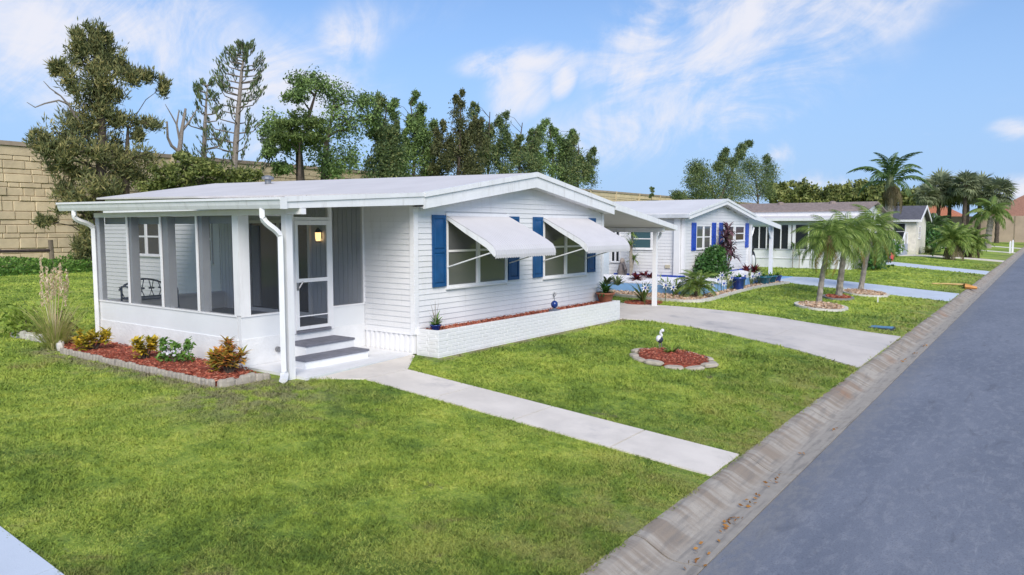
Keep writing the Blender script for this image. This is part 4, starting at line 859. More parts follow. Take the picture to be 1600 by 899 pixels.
# ------------------------------------------------------------------ vegetation builders
L_JUN = leafmat('olive_conifer_foliage', [(.024, .030, .014), (.050, .058, .024), (.088, .088, .036), (.14, .12, .048)], .7, .25, gain=3.0)
L_OAK = leafmat('green_oak_leaves', [(.022, .036, .014), (.045, .070, .024), (.075, .112, .034), (.115, .16, .05)], .5, .25, gain=2.7)
L_OLV2 = leafmat('dusty_olive_leaves', [(.04, .05, .022), (.085, .10, .042), (.14, .15, .06), (.22, .21, .09)], .6, .25)
L_LOAK = leafmat('light_oak_leaves', [(.06, .095, .03), (.105, .155, .045), (.16, .22, .06), (.22, .28, .09)], .5, .3)
L_EUC = leafmat('grey_green_leaves', [(.018, .032, .014), (.040, .060, .024), (.070, .092, .034), (.12, .125, .05)], .55, .25, gain=2.6)
L_OLV = leafmat('olive_green_leaves', [(.065, .09, .028), (.13, .165, .048), (.21, .245, .07), (.32, .33, .11)], .55, .25)
L_NOR = leafmat('norfolk_needles', [(.018, .030, .014), (.038, .055, .022), (.07, .085, .035)], .7, .15, gain=2.6)
L_SHR = leafmat('bright_shrub_leaves', [(.03, .065, .015), (.06, .13, .025), (.10, .20, .035), (.17, .27, .06)], .5, .3, gain=1.5)
L_DK = leafmat('dark_glossy_leaves', [(.015, .04, .010), (.03, .08, .018), (.06, .13, .025)], .35, .2, .5, gain=1.7)
L_CRO = leafmat('yellow_croton_leaves', [(.16, .20, .03), (.50, .42, .05), (.80, .58, .05), (.85, .68, .14)], .4, .42)
L_CRR = leafmat('orange_croton_leaves', [(.16, .20, .05), (.40, .38, .08), (.80, .48, .09), (.75, .24, .09), (.55, .46, .14)], .4, .42)
L_RED = leafmat('red_foliage', [(.06, .012, .018), (.16, .022, .03), (.26, .05, .05)], .45, .25)
L_PUR = leafmat('purple_cordyline_leaves', [(.06, .028, .04), (.14, .065, .085), (.24, .16, .16)], .45, .2)
L_PALM = leafmat('palm_frond_green', [(.05, .085, .018), (.095, .15, .030), (.155, .215, .05), (.24, .28, .08)], .45, .3, gain=1.5)
L_PALY = leafmat('yellowing_palm_frond', [(.20, .16, .03), (.36, .22, .05), (.28, .16, .06)], .6, .25)
L_PALD = leafmat('far_palm_green', [(.028, .055, .018), (.055, .095, .030), (.10, .15, .05)], .5, .25, gain=1.6)
L_PALL = leafmat('pale_palm_green', [(.10, .17, .04), (.18, .26, .06), (.26, .30, .09)], .5, .3)
L_SAB = leafmat('fan_palm_green', [(.16, .19, .11), (.26, .30, .17), (.38, .42, .24)], .5, .45)
L_GRS = leafmat('strap_leaf_green', [(.07, .13, .03), (.14, .21, .05), (.24, .29, .10)], .5, .25, gain=1.2)
L_GRY = leafmat('variegated_strap_leaf', [(.16, .22, .09), (.30, .35, .15), (.46, .48, .26)], .5, .25)
L_TAN = leafmat('dry_grass_plume', [(.55, .42, .24), (.70, .56, .38), (.80, .70, .54)], .8, .3)
L_LIM = leafmat('lime_leaves', [(.13, .22, .03), (.24, .34, .05), (.34, .42, .08)], .5, .3)
L_WHT = leafmat('white_petals', [(.65, .65, .72), (.75, .75, .8), (.8, .8, .82)], .6, .2)
L_BLU = leafmat('blue_petals', [(.02, .03, .25), (.03, .05, .40), (.05, .08, .5)], .5, .2)
L_DRY = leafmat('dry_fallen_leaves', [(.30, .13, .03), (.40, .20, .05), (.22, .10, .04)], .8, .1)

def clumps(blobs, per=9, rc=.34, shell=.45):
    out_ = []
    for (c, rx, ry, rz) in blobs:
        d_ = rdir(per); k = RNG.random(per)**shell; out_.append(np.column_stack([np.array(c)+d_*k[:, None]*np.array([rx, ry, rz]), np.full(per, rc*(rx+rz)/2)]))
    return np.concatenate(out_)
def tree(name, label, trunks, blobs, m, ln, wd, per=9, nleaf=26, rc=.36, bark=BARK, group=None, up=0.0, r0=.3, flat=.75, cat='tree', grow=1.0, spray=0.0):
    blobs = [(c, rx*grow, ry*grow, rz*grow) for c, rx, ry, rz in blobs]
    base = np.array(trunks[0][0]); t = thing(name, label, cat, tuple(base), group)
    tb = MB(); alltr = []
    for tr in trunks:
        n_ = len(tr); tb.tube([tuple(p) for p in tr], [r0*(1-.82*i/(n_-1)) for i in range(n_)], 8)
        for a, b_ in zip(tr, tr[1:]):
            for s_ in np.linspace(0, 1, 6): alltr.append(np.array(a)*(1-s_)+np.array(b_)*s_)
    AT = np.array(alltr)
    for (c, rx, ry, rz) in blobs:
        c = np.array(c); low = AT[:, 2] < c[2]-.25*np.linalg.norm(AT[:, :2]-c[:2], axis=1); cand = AT[low] if low.any() else AT
        p = cand[np.argmin(np.linalg.norm(cand-c, axis=1))]; mid = (p+c)/2+np.array([0, 0, .12*np.linalg.norm(c-p)])
        w_ = max(.025, r0*.22*min(1.5, rx)); tb.tube([tuple(p), tuple(mid), tuple(c)], [w_, w_*.7, w_*.3], 5)
        for _ in range(3):
            e = c+rdir(1)[0]*np.array([rx, ry, rz])*.8; tb.tube([tuple((mid+c)/2), tuple(e)], [w_*.45, w_*.15], 4)
    tb.build('trunk', bark, t)
    K = clumps(blobs, per, rc); ctr = np.repeat(K[:, :3], nleaf, 0); rad = np.repeat(K[:, 3], nleaf)
    C = ctr+RNG.normal(size=ctr.shape)*rad[:, None]*np.array([.62, .62, .62*flat])
    tone = np.repeat(RNG.normal(0, .16, len(K)), nleaf)
    dr = None
    if spray: dr = (C-ctr)/np.maximum(rad[:, None], .05)*spray+rdir(len(C))*.6
    npmesh('crown', leaves(C, ln, wd, up, dr), 4, m, t, rnd=np.clip(RNG.beta(2, 2.2, len(C))+tone, 0, 1), kind='stuff')
    return t
def pxblobs(lst, y, jit=.5, squash=.9):
    out_ = []
    for u, v, ru, rv in lst:
        c = at(u, v, y=y); k = depth(c)/F; c = c+np.array([0, 1, 0])*random.uniform(-1, 1)*ru*k*jit; out_.append((tuple(c), ru*k, max(ru, rv)*k*squash, rv*k))
    return out_
def pxline(lst, y): return [tuple(at(u, v, y=y)) for u, v in lst]
def ground(pts): p = list(pts); p[0] = (p[0][0], p[0][1], -.1); return p

# ------------------------------------------------------------------ trees along the wall
TY = 44.0; kp = 50/F
tree('conifer_tree', 'tall ragged olive conifer with drooping masses left of the porch roof', [ground(pxline([(150, 415), (155, 310), (160, 215), (152, 130), (145, 45)], TY)), ground(pxline([(195, 415), (196, 300), (200, 200)], TY))],
     pxblobs([(146, 50, 11, 17), (122, 62, 8, 17), (132, 92, 24, 22), (145, 75, 16, 16), (172, 92, 14, 24), (92, 108, 14, 12), (112, 130, 24, 17), (158, 125, 32, 20), (200, 118, 20, 14), (228, 118, 15, 11), (254, 136, 9, 15), (140, 160, 30, 20), (182, 145, 26, 12), (188, 186, 22, 12), (228, 194, 22, 9), (215, 212, 10, 9), (108, 205, 32, 18), (68, 228, 28, 11), (60, 215, 14, 9), (122, 232, 42, 18), (85, 250, 30, 14), (150, 200, 24, 22), (205, 245, 32, 18), (115, 272, 28, 12), (180, 265, 36, 16), (215, 275, 30, 14), (150, 290, 40, 14), (125, 312, 24, 14), (100, 324, 20, 8), (135, 350, 16, 22), (128, 385, 12, 24), (148, 400, 14, 20), (75, 345, 14, 8), (180, 230, 20, 16), (165, 60, 6, 10), (160, 105, 22, 18), (150, 145, 26, 20), (135, 185, 28, 18), (165, 175, 22, 18), (160, 235, 30, 20), (95, 230, 26, 16), (175, 300, 30, 16), (150, 330, 20, 18), (128, 70, 10, 14), (190, 100, 12, 12), (110, 300, 22, 14)], TY),
     L_JUN, .17, .035, per=15, nleaf=54, rc=.40, up=.6, r0=.40, flat=1.2, grow=1.0, spray=.6, group='trees along the highway wall')
# bare branches and the broken snag
db = thing('dead_branch', 'bare dead branches reaching out left of the tall conifer', 'branch', tuple(at(118, 190, y=TY)))
MB().tube(pxline([(122, 188), (108, 165), (95, 150), (85, 145)], TY), [.09, .06, .04, .02], 5).tube(pxline([(108, 163), (92, 157), (70, 162), (55, 168), (42, 160)], TY), [.06, .05, .04, .03, .015], 5).tube(pxline([(95, 150), (78, 138), (68, 127)], TY), [.04, .03, .015], 5).build('branches', DEADW, db)
sn = thing('dead_snag', 'broken leafless snag with upright stubs beside the slender pine', 'tree', tuple(ground(pxline([(282, 380), (0, 0)], TY))[0]))
MB().tube(ground(pxline([(282, 400), (281, 300), (280, 240), (284, 205), (290, 170)], TY)), [.24, .20, .16, .12, .07], 8).tube(pxline([(280, 238), (268, 228), (262, 215), (261, 190)], TY), [.10, .09, .075, .05], 7).tube(pxline([(282, 225), (276, 195), (280, 172)], TY), [.08, .06, .035], 7).tube(pxline([(276, 195), (268, 180), (258, 163)], TY), [.05, .04, .015], 5).tube(pxline([(284, 205), (296, 190), (308, 170)], TY), [.09, .06, .03], 5).build('stubs', DEADW, sn)
def norfolk(name, label, pts, n_t, spread, y, seed, skip=.0):
    rg_ = random.Random(seed); tr = ground(pxline(pts, y)); t = thing(name, label, 'tree', tr[0], 'trees along the highway wall'); P = [Vector(p) for p in tr]
    b = MB().tube(tr, [.30*(1-.9*i/(len(tr)-1)) for i in range(len(tr))], 7); C = []; Dr = []
    for i in range(n_t):
        s_ = .26+.73*i/(n_t-1); tot = s_*(len(P)-1); j = min(int(tot), len(P)-2); p = P[j].lerp(P[j+1], tot-j); L = spread*(1.02-s_)**.62+.25
        for k in range(6):
            if rg_.random() < skip: continue
            a = rg_.uniform(0, 6.28); l = L*rg_.uniform(.75, 1.1); e1 = p+Vector((math.cos(a)*l*.6, math.sin(a)*l*.6, l*.12)); e2 = p+Vector((math.cos(a)*l, math.sin(a)*l, l*.62))
            b.tube([tuple(p), tuple(e1), tuple(e2)], [.05, .035, .015], 4)
            for q in range(5):
                w_ = .62+.38*q/4; c = p.lerp(e1, min(1, w_*2)) if w_ < .5 else e1.lerp(e2, (w_-.5)*2)
                for _ in range(6): C.append((c.x+rg_.gauss(0, .09), c.y+rg_.gauss(0, .09), c.z+rg_.gauss(0, .09)+.08)); Dr.append((math.cos(a)*.4, math.sin(a)*.4, 1))
    b.build('trunk', DEADW, t); Dn = np.array(Dr)+RNG.normal(0, .25, (len(Dr), 3)); npmesh('crown', leaves(np.array(C), .16, .045, dirs=Dn/np.linalg.norm(Dn, axis=1, keepdims=True)), 4, L_NOR, t, kind='stuff')
norfolk('norfolk_pine', 'tall slender pine with open upswept branches above the porch roof', [(362, 400), (364, 290), (372, 180), (378, 110), (383, 76)], 22, 2.6, TY, 3, .38)
norfolk('norfolk_pine', 'shorter sparse pine left of the tallest slender pine', [(318, 400), (318, 290), (320, 200), (324, 132)], 14, 2.2, TY+1, 8, .55)
tree('leafy_tree', 'bushy green tree below the slender pines behind the porch roof', [ground(pxline([(300, 400), (300, 300)], 41))], pxblobs([(255, 272, 26, 16), (290, 262, 30, 18), (330, 268, 30, 16), (365, 275, 30, 14), (300, 290, 45, 14), (245, 292, 28, 12), (345, 290, 40, 10), (395, 278, 16, 12), (285, 245, 12, 8)], 41), L_OLV, .13, .06, per=18, nleaf=44, r0=.2, group='trees along the highway wall')
tree('oak_tree', 'spreading green oak with two dark trunks behind the roof', [ground(pxline([(470, 400), (470, 290), (467, 235), (480, 190), (492, 150)], 42)), ground(pxline([(506, 400), (506, 290), (510, 225), (520, 170)], 42))],
     pxblobs([(466, 132, 24, 12), (500, 130, 22, 14), (455, 150, 18, 9), (530, 148, 22, 20), (565, 162, 18, 13), (440, 192, 22, 13), (424, 214, 18, 14), (418, 236, 10, 10), (450, 230, 16, 12), (520, 180, 34, 28), (548, 205, 26, 22), (505, 222, 26, 24), (575, 190, 12, 18), (495, 255, 24, 20), (545, 248, 22, 18), (520, 265, 24, 12), (440, 262, 14, 8)], 42), L_OAK, .12, .055, per=17, nleaf=58, rc=.46, r0=.38, grow=1.08, flat=1.0, group='trees along the highway wall')
tree('leafy_tree', 'round light green crown in front of the spreading oak', [ground(pxline([(468, 400), (468, 290), (468, 225)], 40))], pxblobs([(468, 186, 22, 14), (452, 200, 20, 14), (486, 200, 20, 16), (468, 214, 30, 14), (440, 215, 16, 12), (495, 218, 16, 14)], 40), L_LOAK, .12, .05, per=20, nleaf=50, r0=.25, group='trees along the highway wall')
def leaders(name, label, u0, v0, hw_, y, seed, n_l=6, base_v=285, m=L_EUC, per=6):
    """upright crown of several leaders of uneven height with gaps between"""
    rg_ = random.Random(seed); bl_ = []; tr = [ground(pxline([(u0, 400), (u0, 300), (u0+rg_.uniform(-4, 4), (v0+base_v)/2), (u0+rg_.uniform(-5, 5), v0+12)], y))]
    for i in range(n_l+2):
        f_ = (i+.5)/(n_l+2)*2-1; uu = u0+f_*hw_*1.05; top = v0+(0 if i == (seed % n_l) else rg_.uniform(.08, .55))*(base_v-v0); v = top; w_ = rg_.uniform(2.6, 4.2)
        stop = base_v-rg_.choice((0, 0, 0, 0, 18))
        while v < stop:
            bl_.append((uu+rg_.uniform(-4, 4), v, w_*rg_.uniform(.7, 1.3), w_*rg_.uniform(1.0, 1.7))); v += w_*rg_.uniform(1.4, 2.4); w_ = min(rg_.uniform(9, 14), w_*1.3); uu += rg_.uniform(-4, 4)
    return tree(name, label, tr, pxblobs(bl_, y, 1.2), m, .13, .05, per=int(per*1.8), nleaf=46, rc=.60, r0=.20, flat=1.2, up=.3, spray=.25, group='trees along the highway wall')
leaders('upright_tree', 'narrow dark tree with thin stem just right of the oak', 602, 155, 20, 43, 21, 4)
leaders('upright_tree', 'many stemmed dark tree between the oak and the olive one', 645, 150, 36, 44, 22, 6, m=L_OAK)
leaders('upright_tree', 'olive green tree with two pointed tips above the roof', 715, 147, 30, 42, 23, 5, m=L_OLV2)
leaders('upright_tree', 'thin see through tree right of the two pointed tips', 762, 163, 22, 44, 24, 4, per=4)
leaders('upright_tree', 'spiky topped tree directly above the roof peak', 812, 180, 28, 42, 25, 5)
leaders('upright_tree', 'dense dark tree right of the roof peak', 862, 192, 32, 43, 26, 6, m=L_OAK)
leaders('upright_tree', 'lowest dark tree at the right end of the tree row', 902, 215, 26, 42, 27, 5, base_v=300)
tree('leaning_tree', 'dark ragged trees leaning right behind the second home', [ground(pxline([(1120, 420), (1122, 320), (1140, 275), (1162, 235)], 40)), ground(pxline([(1185, 420), (1185, 320), (1180, 270)], 40))],
     pxblobs([(1087, 262, 12, 12), (1080, 285, 14, 14), (1100, 278, 18, 18), (1098, 300, 24, 14), (1120, 262, 7, 8), (1128, 248, 5, 9), (1133, 238, 4, 5), (1135, 290, 22, 18), (1145, 255, 7, 9), (1153, 243, 6, 8), (1160, 232, 6, 7), (1168, 225, 5, 5), (1172, 258, 16, 14), (1160, 280, 20, 16), (1182, 282, 18, 18), (1196, 262, 7, 14), (1198, 248, 3, 6), (1205, 272, 8, 12), (1175, 302, 22, 12), (1190, 300, 14, 12), (1065, 305, 12, 6), (1110, 290, 24, 20), (1150, 295, 26, 18), (1095, 270, 14, 14), (1130, 272, 16, 14), (1180, 265, 16, 16), (1090, 305, 20, 8), (1140, 308, 26, 8), (1200, 290, 12, 14)], 40), L_EUC, .15, .055, per=22, nleaf=60, rc=.66, r0=.26, spray=.25, up=.3, group='trees along the highway wall')
small = tree('sapling', 'tiny sapling tip poking above the tan wall', [ground(pxline([(1018, 420), (1018, 296)], 46))], pxblobs([(1018, 297, 3, 5), (1018, 305, 4, 4)], 46), L_EUC, .2, .1, 6, 20, r0=.08)
# distant mixed belt of trees
bl_ = []; rg = random.Random(9); u = 1206
while u < 1440:
    top = 290+6*math.sin(u*.05)+rg.uniform(-4, 6)
    for v in np.arange(top+4, 335, 9): bl_.append((u+rg.uniform(-4, 4), v+rg.uniform(-3, 3), rg.uniform(7, 11), rg.uniform(6, 9)))
    u += 9
C_ = []
for u, v, ru, rv in bl_:
    c = at(u, v, x=170+rg.uniform(-8, 8)); k = depth(c)/F; C_.append((tuple(c), ru*k, ru*k, rv*k))
K = clumps(C_, 7, .5); ctr = np.repeat(K[:, :3], 24, 0); C = ctr+RNG.normal(size=ctr.shape)*np.repeat(K[:, 3], 24)[:, None]*.6
npmesh('treeline', leaves(C, .42, .22), 4, L_OLV, None, rnd=np.clip(RNG.beta(2, 2, len(C))+np.repeat(RNG.normal(0.1, .2, len(K)), 24), 0, 1), label='distant belt of mixed green trees above the brown roof', cat='treeline', kind='stuff')
# low undergrowth at the foot of the highway wall
n = 42000; X_ = RNG.uniform(8, 60, n); Y_ = RNG.uniform(42.5, 48, n); hmax = .75+.25*np.sin(X_*.9)+.25*np.sin(X_*.37); Z_ = RNG.random(n)**1.3*np.maximum(.3, hmax)
npmesh('undergrowth', leaves(np.column_stack([X_, Y_, Z_]), .095, .05), 4, L_SHR, None, label='low green undergrowth along the foot of the tan wall', cat='undergrowth', kind='stuff')

# ------------------------------------------------------------------ palms
def frond_mesh(name, L, droop, rise, n_p, lw_, lmax, m, seed, hang=.5):
    rg_ = random.Random(seed); V = []; 
    pos = lambda t: Vector((L*(t-.16*droop*t*t), 0, L*(rise*t-droop*.72*t**2.2)))
    for i in range(n_p):
        t = .12+.88*i/(n_p-1); p = pos(t); tg = (pos(min(1, t+.02))-pos(t-.02)).normalized(); l = lmax*(math.sin(math.pi*min(.97, .14+.78*t)))**.7
        for s_ in (-1, 1):
            d = (Vector((0, s_, 0))*.85+tg*.65+Vector((0, 0, -hang*rg_.uniform(.5, 1.4)))).normalized(); w_ = tg*lw_
            mid = p+d*l*.55+Vector((0, 0, .03*l)); tip = p+d*l*rg_.uniform(.85, 1.1)+Vector((0, 0, -hang*.35*l))
            V += [p-w_*.6, mid-w_, tip, mid+w_]
    for i in range(9):
        a, b_ = pos(i/9), pos((i+1)/9); q = Vector((0, .018*L/2, 0)); V += [a-q, a+q, b_+q*.8, b_-q*.8]; z = Vector((0, 0, .018*L/2)); V += [a-z, a+z, b_+z*.8, b_-z*.8]
    V = np.array([tuple(v) for v in V]); me_ = bpy.data.meshes.new(name); k = len(V)//4
    me_.from_pydata(V.tolist(), [], [(4*i, 4*i+1, 4*i+2, 4*i+3) for i in range(k)]); me_.update(); a = me_.attributes.new('rnd', 'FLOAT', 'FACE'); a.data.foreach_set('value', np.clip(RNG.beta(2, 2, k), 0, 1).astype(np.float32)); me_.materials.append(m); return me_
def palm(label, path, r0, r1, meshes, n_f, el=(-.5, 1.25), group=None, bark=BARKG, sc=1.0, skirt=None, shaft=None, seed=1, cat='palm tree', name='palm_tree'):
    rg_ = random.Random(seed); t = thing(name, label, cat, tuple(path[0]), group); n_ = len(path)
    b = MB(); P = [Vector(p) for p in path]; fine = []
    for i in range(n_-1):
        for k in range(8): fine.append(P[i].lerp(P[i+1], k/8))
    fine.append(P[-1]); m_ = len(fine); b.tube([tuple(p) for p in fine], [(r0+(r1-r0)*i/(m_-1))*(1.08 if i % 2 else .94)*(1.25 if i == 0 else 1) for i in range(m_)], 9); tk = b.build('trunk', bark, t)
    top = P[-1]-P[0]
    if shaft: MB().tube([tuple(P[-1]-Vector((0, 0, shaft[0]*.7))), tuple(P[-1]-Vector((0, 0, shaft[0]*.25))), tuple(P[-1]+Vector((0, 0, shaft[0]*.3)))], [r1*1.0, shaft[1], shaft[1]*.5], 9).build('crownshaft', shaft[2], t)
    for i in range(n_f):
        az = i*2.39996+rg_.uniform(-.25, .25); e = el[1]+(el[0]-el[1])*(i/(n_f-1))**.8+rg_.uniform(-.1, .1)
        o = link('frond', rg_.choice(meshes), t); o.location = top+Vector((0, 0, .05*sc*rg_.uniform(-1, 1))); o.rotation_euler = (rg_.uniform(-.25, .25), -e, az); s_ = sc*rg_.uniform(.85, 1.1); o.scale = (s_, s_, s_)
    for i in range(skirt[1] if skirt else 0):
        o = link('dead_frond', rg_.choice(skirt[0]), t); o.location = top-Vector((0, 0, .08*sc)); o.rotation_euler = (0, rg_.uniform(.35, 1.0), i*2.4+rg_.uniform(-.4, .4)); s_ = sc*rg_.uniform(.6, .85); o.scale = (s_, s_, s_)
    return t
fr_g = [frond_mesh('frond', 1.5, 1.15, .62, 34, .015, .36, L_PALM, s, .8) for s in (1, 2, 3)]; fr_y = [frond_mesh('dead_frond', 1.6, 1.0, .3, 26, .013, .3, L_PALY, 5, .9)]
def gpt(u, v):
    z = 0.0
    for _ in range(40): q_ = at(u, v, z=z); z = .5*z+.5*gz(q_[1])
    return np.array([q_[0], q_[1], gz(q_[1])])
def lean(u0, v0, u1, v1, mids=1):
    """trunk from the ground point seen at (u0,v0) to the crown at (u1,v1), upright in a plane across the view"""
    p = gpt(u0, v0); k = depth(p)/F; rt = np.array([ROT[0, 0], ROT[1, 0], 0]); q_ = p+rt*(u1-u0)*k+np.array([0, 0, (v0-v1)*k])
    return [tuple(p-np.array([0, 0, .05])), tuple(p*.5+q_*.5-rt*(u1-u0)*k*.12), tuple(q_)]
SH = mat('brown_palm_boots', (.16, .10, .055), .9, .3, 14, .8, 30)
palm('nearest lawn palm with yellowing lower fronds rising from a tan rock bed', lean(1279, 474, 1292, 378), .10, .075, fr_g, 26, (-.8, 1.25), group='lawn palms', skirt=(fr_y, 5), shaft=(.75, .15, SH), seed=1)
palm('middle lawn palm in the thin bed of dark soil', lean(1310, 465.5, 1320, 372), .13, .085, fr_g, 28, (-.8, 1.25), group='lawn palms', skirt=(fr_y, 3), shaft=(.5, .12, mat('green_crownshaft', (.16, .20, .05), .5, .1, 5)), seed=2, sc=1.05)
palm('third lawn palm standing nearest to the blue drive', lean(1344.5, 454, 1360, 366), .115, .08, fr_g, 28, (-.8, 1.25), group='lawn palms', skirt=(fr_y, 3), shaft=(.5, .11, MATS['green_crownshaft']), seed=3, sc=1.15)
fr_q = [frond_mesh('frond', 3.4, 1.05, .6, 30, .07, .62, L_PALD, s, .5) for s in (11, 12)]; fr_qd = [frond_mesh('dead_frond', 3.0, 1.1, .2, 26, .07, .7, leafmat('brown_dead_frond', [(.08, .065, .035), (.15, .12, .06), (.2, .17, .09)], .8, .1), 13, 1.0)]
q_ = at(1391, 286, x=72); palm('tall feather palm with arching fronds and brown skirt above the brown roof', [(72, q_[1], 0), (72, q_[1], 2.5), (72, q_[1], q_[2])], .42, .30, fr_q, 13, (-.2, 1.5), shaft=(2.4, .42, mat('dull_green_shaft', (.12, .15, .07), .7, .2, 3)), skirt=(fr_qd, 9), seed=4, sc=1.15)
# fan palms far down the street
def fan_mesh(m, seed, R_=1.0, n_b=17):
    rg_ = random.Random(seed); V = []; st_ = Vector((R_*.75, 0, 0))
    for i in range(n_b):
        a = -2.1+4.2*i/(n_b-1); d = Vector((math.cos(a), math.sin(a), rg_.uniform(-.12, .1))); w_ = Vector((-math.sin(a), math.cos(a), 0))*.075*R_; L = R_*rg_.uniform(.75, 1.0)
        V += [st_, st_+d*L*.55-w_, st_+d*L+Vector((0, 0, -.28*R_)), st_+d*L*.55+w_]
    V += [Vector((0, -.02, 0)), Vector((0, .02, 0)), st_+Vector((0, .02, 0)), st_+Vector((0, -.02, 0))]
    me_ = bpy.data.meshes.new('frond'); k = len(V)//4; me_.from_pydata([tuple(v) for v in V], [], [(4*i, 4*i+1, 4*i+2, 4*i+3) for i in range(k)]); me_.update()
    a = me_.attributes.new('rnd', 'FLOAT', 'FACE'); a.data.foreach_set('value', RNG.random(k).astype(np.float32)); me_.materials.append(m); return me_
fans = [fan_mesh(L_SAB, s) for s in (1, 2, 3)]; fans_l = [fan_mesh(leafmat('light_fan_palm', [(.05, .08, .03), (.09, .13, .045), (.14, .18, .07)], .5, .2), s) for s in (4, 5)]
for i, (u, v, s_, lab) in enumerate([(1448, 307, 1.6, 'small dark fan palm at the left end of the far row'), (1468, 296, 2.2, 'large fan palm above the orange tiled roof'), (1485, 303, 1.9, 'paler fan palm in front of the large one'), (1509, 290, 1.7, 'tallest thin fan palm of the far row'), (1513, 303, 1.6, 'low fan palm crown beneath the tallest one'), (1532, 298, 2.1, 'broad dark fan palm right of the tallest one'), (1561, 303, 1.9, 'rightmost fan palm of the far row beside the brown roof')]):
    q_ = at(u, v, x=142+3*(i % 3)); palm(lab, [(q_[0], q_[1], 0), (q_[0], q_[1], q_[2]*.5), tuple(q_)], .32, .30, fans if i != 2 else fans_l, 34, (-.9, 1.4), group='far row of fan palms', seed=20+i, sc=s_, bark=BARK)
fr_c = [frond_mesh('frond', 2.0, .9, .55, 26, .05, .5, L_PALM, s, .5) for s in (31, 32)]
for (u0, v0, u1, v1, lab, sd) in [(1488, 406, 1486, 377, 'left stem of the low clumped palms on the far lawn', 31), (1497, 402, 1497, 372, 'middle stem of the low clumped palms on the far lawn', 32), (1500, 402, 1517, 381, 'leaning right stem of the low clumped palms', 33)]:
    palm(lab, lean(u0, v0, u1, v1), .10, .09, fr_c, 30, (-.7, 1.3), group='low clumped palms', skirt=(fr_qd, 5), seed=sd, sc=.95)
fr_l = [frond_mesh('frond', 3.2, 1.25, .7, 24, .09, .8, L_PALL, s, .9) for s in (41, 42)]
palm('tall pale trunked palm with drooping yellow green fronds at the far right', lean(1543, 388, 1546, 338), .42, .30, fr_l, 15, (-.5, 1.4), seed=41, sc=1.05)
for (u0, v0, u1, v1, lab, sd, s_) in [(1437, 393, 1438, 362, 'slim palm in front of the cream far house', 51, .75), (1449, 392, 1458, 352, 'full palm between the grey roofed houses', 52, 1.2), (1564, 373, 1563, 352, 'small dark palm against the tan boundary wall', 53, 1.0), (1576, 374, 1575, 354, 'small dark palm at the right end of the boundary wall', 54, 1.1)]:
    palm(lab, lean(u0, v0, u1, v1), .14, .10, [frond_mesh('frond', 1.9, 1.0, .5, 20, .07, .5, L_PALD, sd, .5)], 18, (-.6, 1.2), seed=sd, sc=s_)

# ------------------------------------------------------------------ shrubs and bedding plants
def bush(name, label, c, blobs, m, ln, wd, per, nleaf, group=None, stem=True, up=.3, cat='shrub', rc=.45):
    t = thing(name, label, cat, tuple(c), group); c = np.array(c)
    B = [(tuple(c+np.array(o)), rx, rx, rz) for o, rx, rz in blobs]
    if stem:
        b = MB()
        for q_, rx, ry, rz in B: b.tube([tuple(c), tuple((c+np.array(q_))/2+np.array([.02, 0, .03])), q_], [.018, .014, .008], 5)
        b.build('stem', BARK, t)
    K = clumps(B, per, rc); ctr = np.repeat(K[:, :3], nleaf, 0); C = ctr+RNG.normal(size=ctr.shape)*np.repeat(K[:, 3], nleaf)[:, None]*.6; C[:, 2] = np.maximum(C[:, 2], c[2]+.03)
    npmesh('foliage', leaves(C, ln, wd, up), 4, m, t, rnd=np.clip(RNG.beta(2, 2, len(C))+np.repeat(RNG.normal(0, .15, len(K)), nleaf), 0, 1), kind='stuff'); return t
def straps(c, n_, L, w_, el0, el1, droop=.6, seg=4, spread=.03):
    """arching strap leaves from a crown point: quads"""
    out_ = []
    for i in range(n_):
        az = RNG.uniform(0, 6.283); e = RNG.uniform(el0, el1); l = L*RNG.uniform(.6, 1.1); p = np.array(c)+np.array([math.cos(az), math.sin(az), 0])*RNG.uniform(0, spread); side = np.array([-math.sin(az), math.cos(az), 0])
        for k in range(seg):
            e2 = e-droop*(k/seg)**1.2*2; q_ = p+np.array([math.cos(az)*math.cos(e2), math.sin(az)*math.cos(e2), math.sin(e2)])*l/seg
            f0, f1 = w_*(.6+.4*math.sin(math.pi*min(1, (k+.3)/seg))), w_*(.6+.4*math.sin(math.pi*min(1, (k+1.3)/seg)))*(.12 if k == seg-1 else 1)
            out_ += [p-side*f0, p+side*f0, q_+side*f1, q_-side*f1]; p = q_
    return np.array(out_)
def strap_plant(name, label, c, n_, L, w_, el0, el1, m, droop=.6, group=None, cat='plant', base=None):
    t = thing(name, label, cat, tuple(c), group); V = straps(c, n_, L, w_, el0, el1, droop); r_ = np.repeat(RNG.random(n_), 4)
    npmesh('leaves', V, 4, m, t, rnd=np.clip(r_+RNG.normal(0, .08, len(r_)), 0, 1), kind='stuff'); return t
def croton(label, c, heads, m, L=.15):
    t = thing('croton', label, 'shrub', tuple(c), 'crotons in the mulch bed'); b = MB(); V = []
    for ox, oy, oz in heads:
        h_ = np.array(c)+np.array([ox, oy, oz]); b.tube([tuple(np.array(c)+np.array([ox*.2, oy*.2, 0])), tuple(h_)], .012, 5)
        for k in range(4): V.append(straps(h_-np.array([0, 0, .05*k]), 9, L*(1-.04*k), .024, -.2+.2*(3-k)*.6, .7+.12*(3-k), .35, 3, .02))
    b.build('stem', BARK, t); V = np.concatenate(V); r_ = np.repeat(RNG.random(len(V)//12), 3); npmesh('leaves', V, 4, m, t, rnd=r_, kind='stuff')
H_ = lambda s, n_, hmax, sd: [(lambda q: (q.uniform(-s, s), q.uniform(-s, s), q.uniform(.5, 1)*hmax))(random.Random(sd*50+i)) for i in range(n_)]
croton('yellow croton bush at the left end of the mulch bed', (6.78, 15.05, .07), H_(.22, 13, .36, 1), L_CRO)
croton('yellow croton bush in the middle of the mulch bed', (6.86, 13.2, .07), H_(.17, 11, .36, 2), L_CRO)
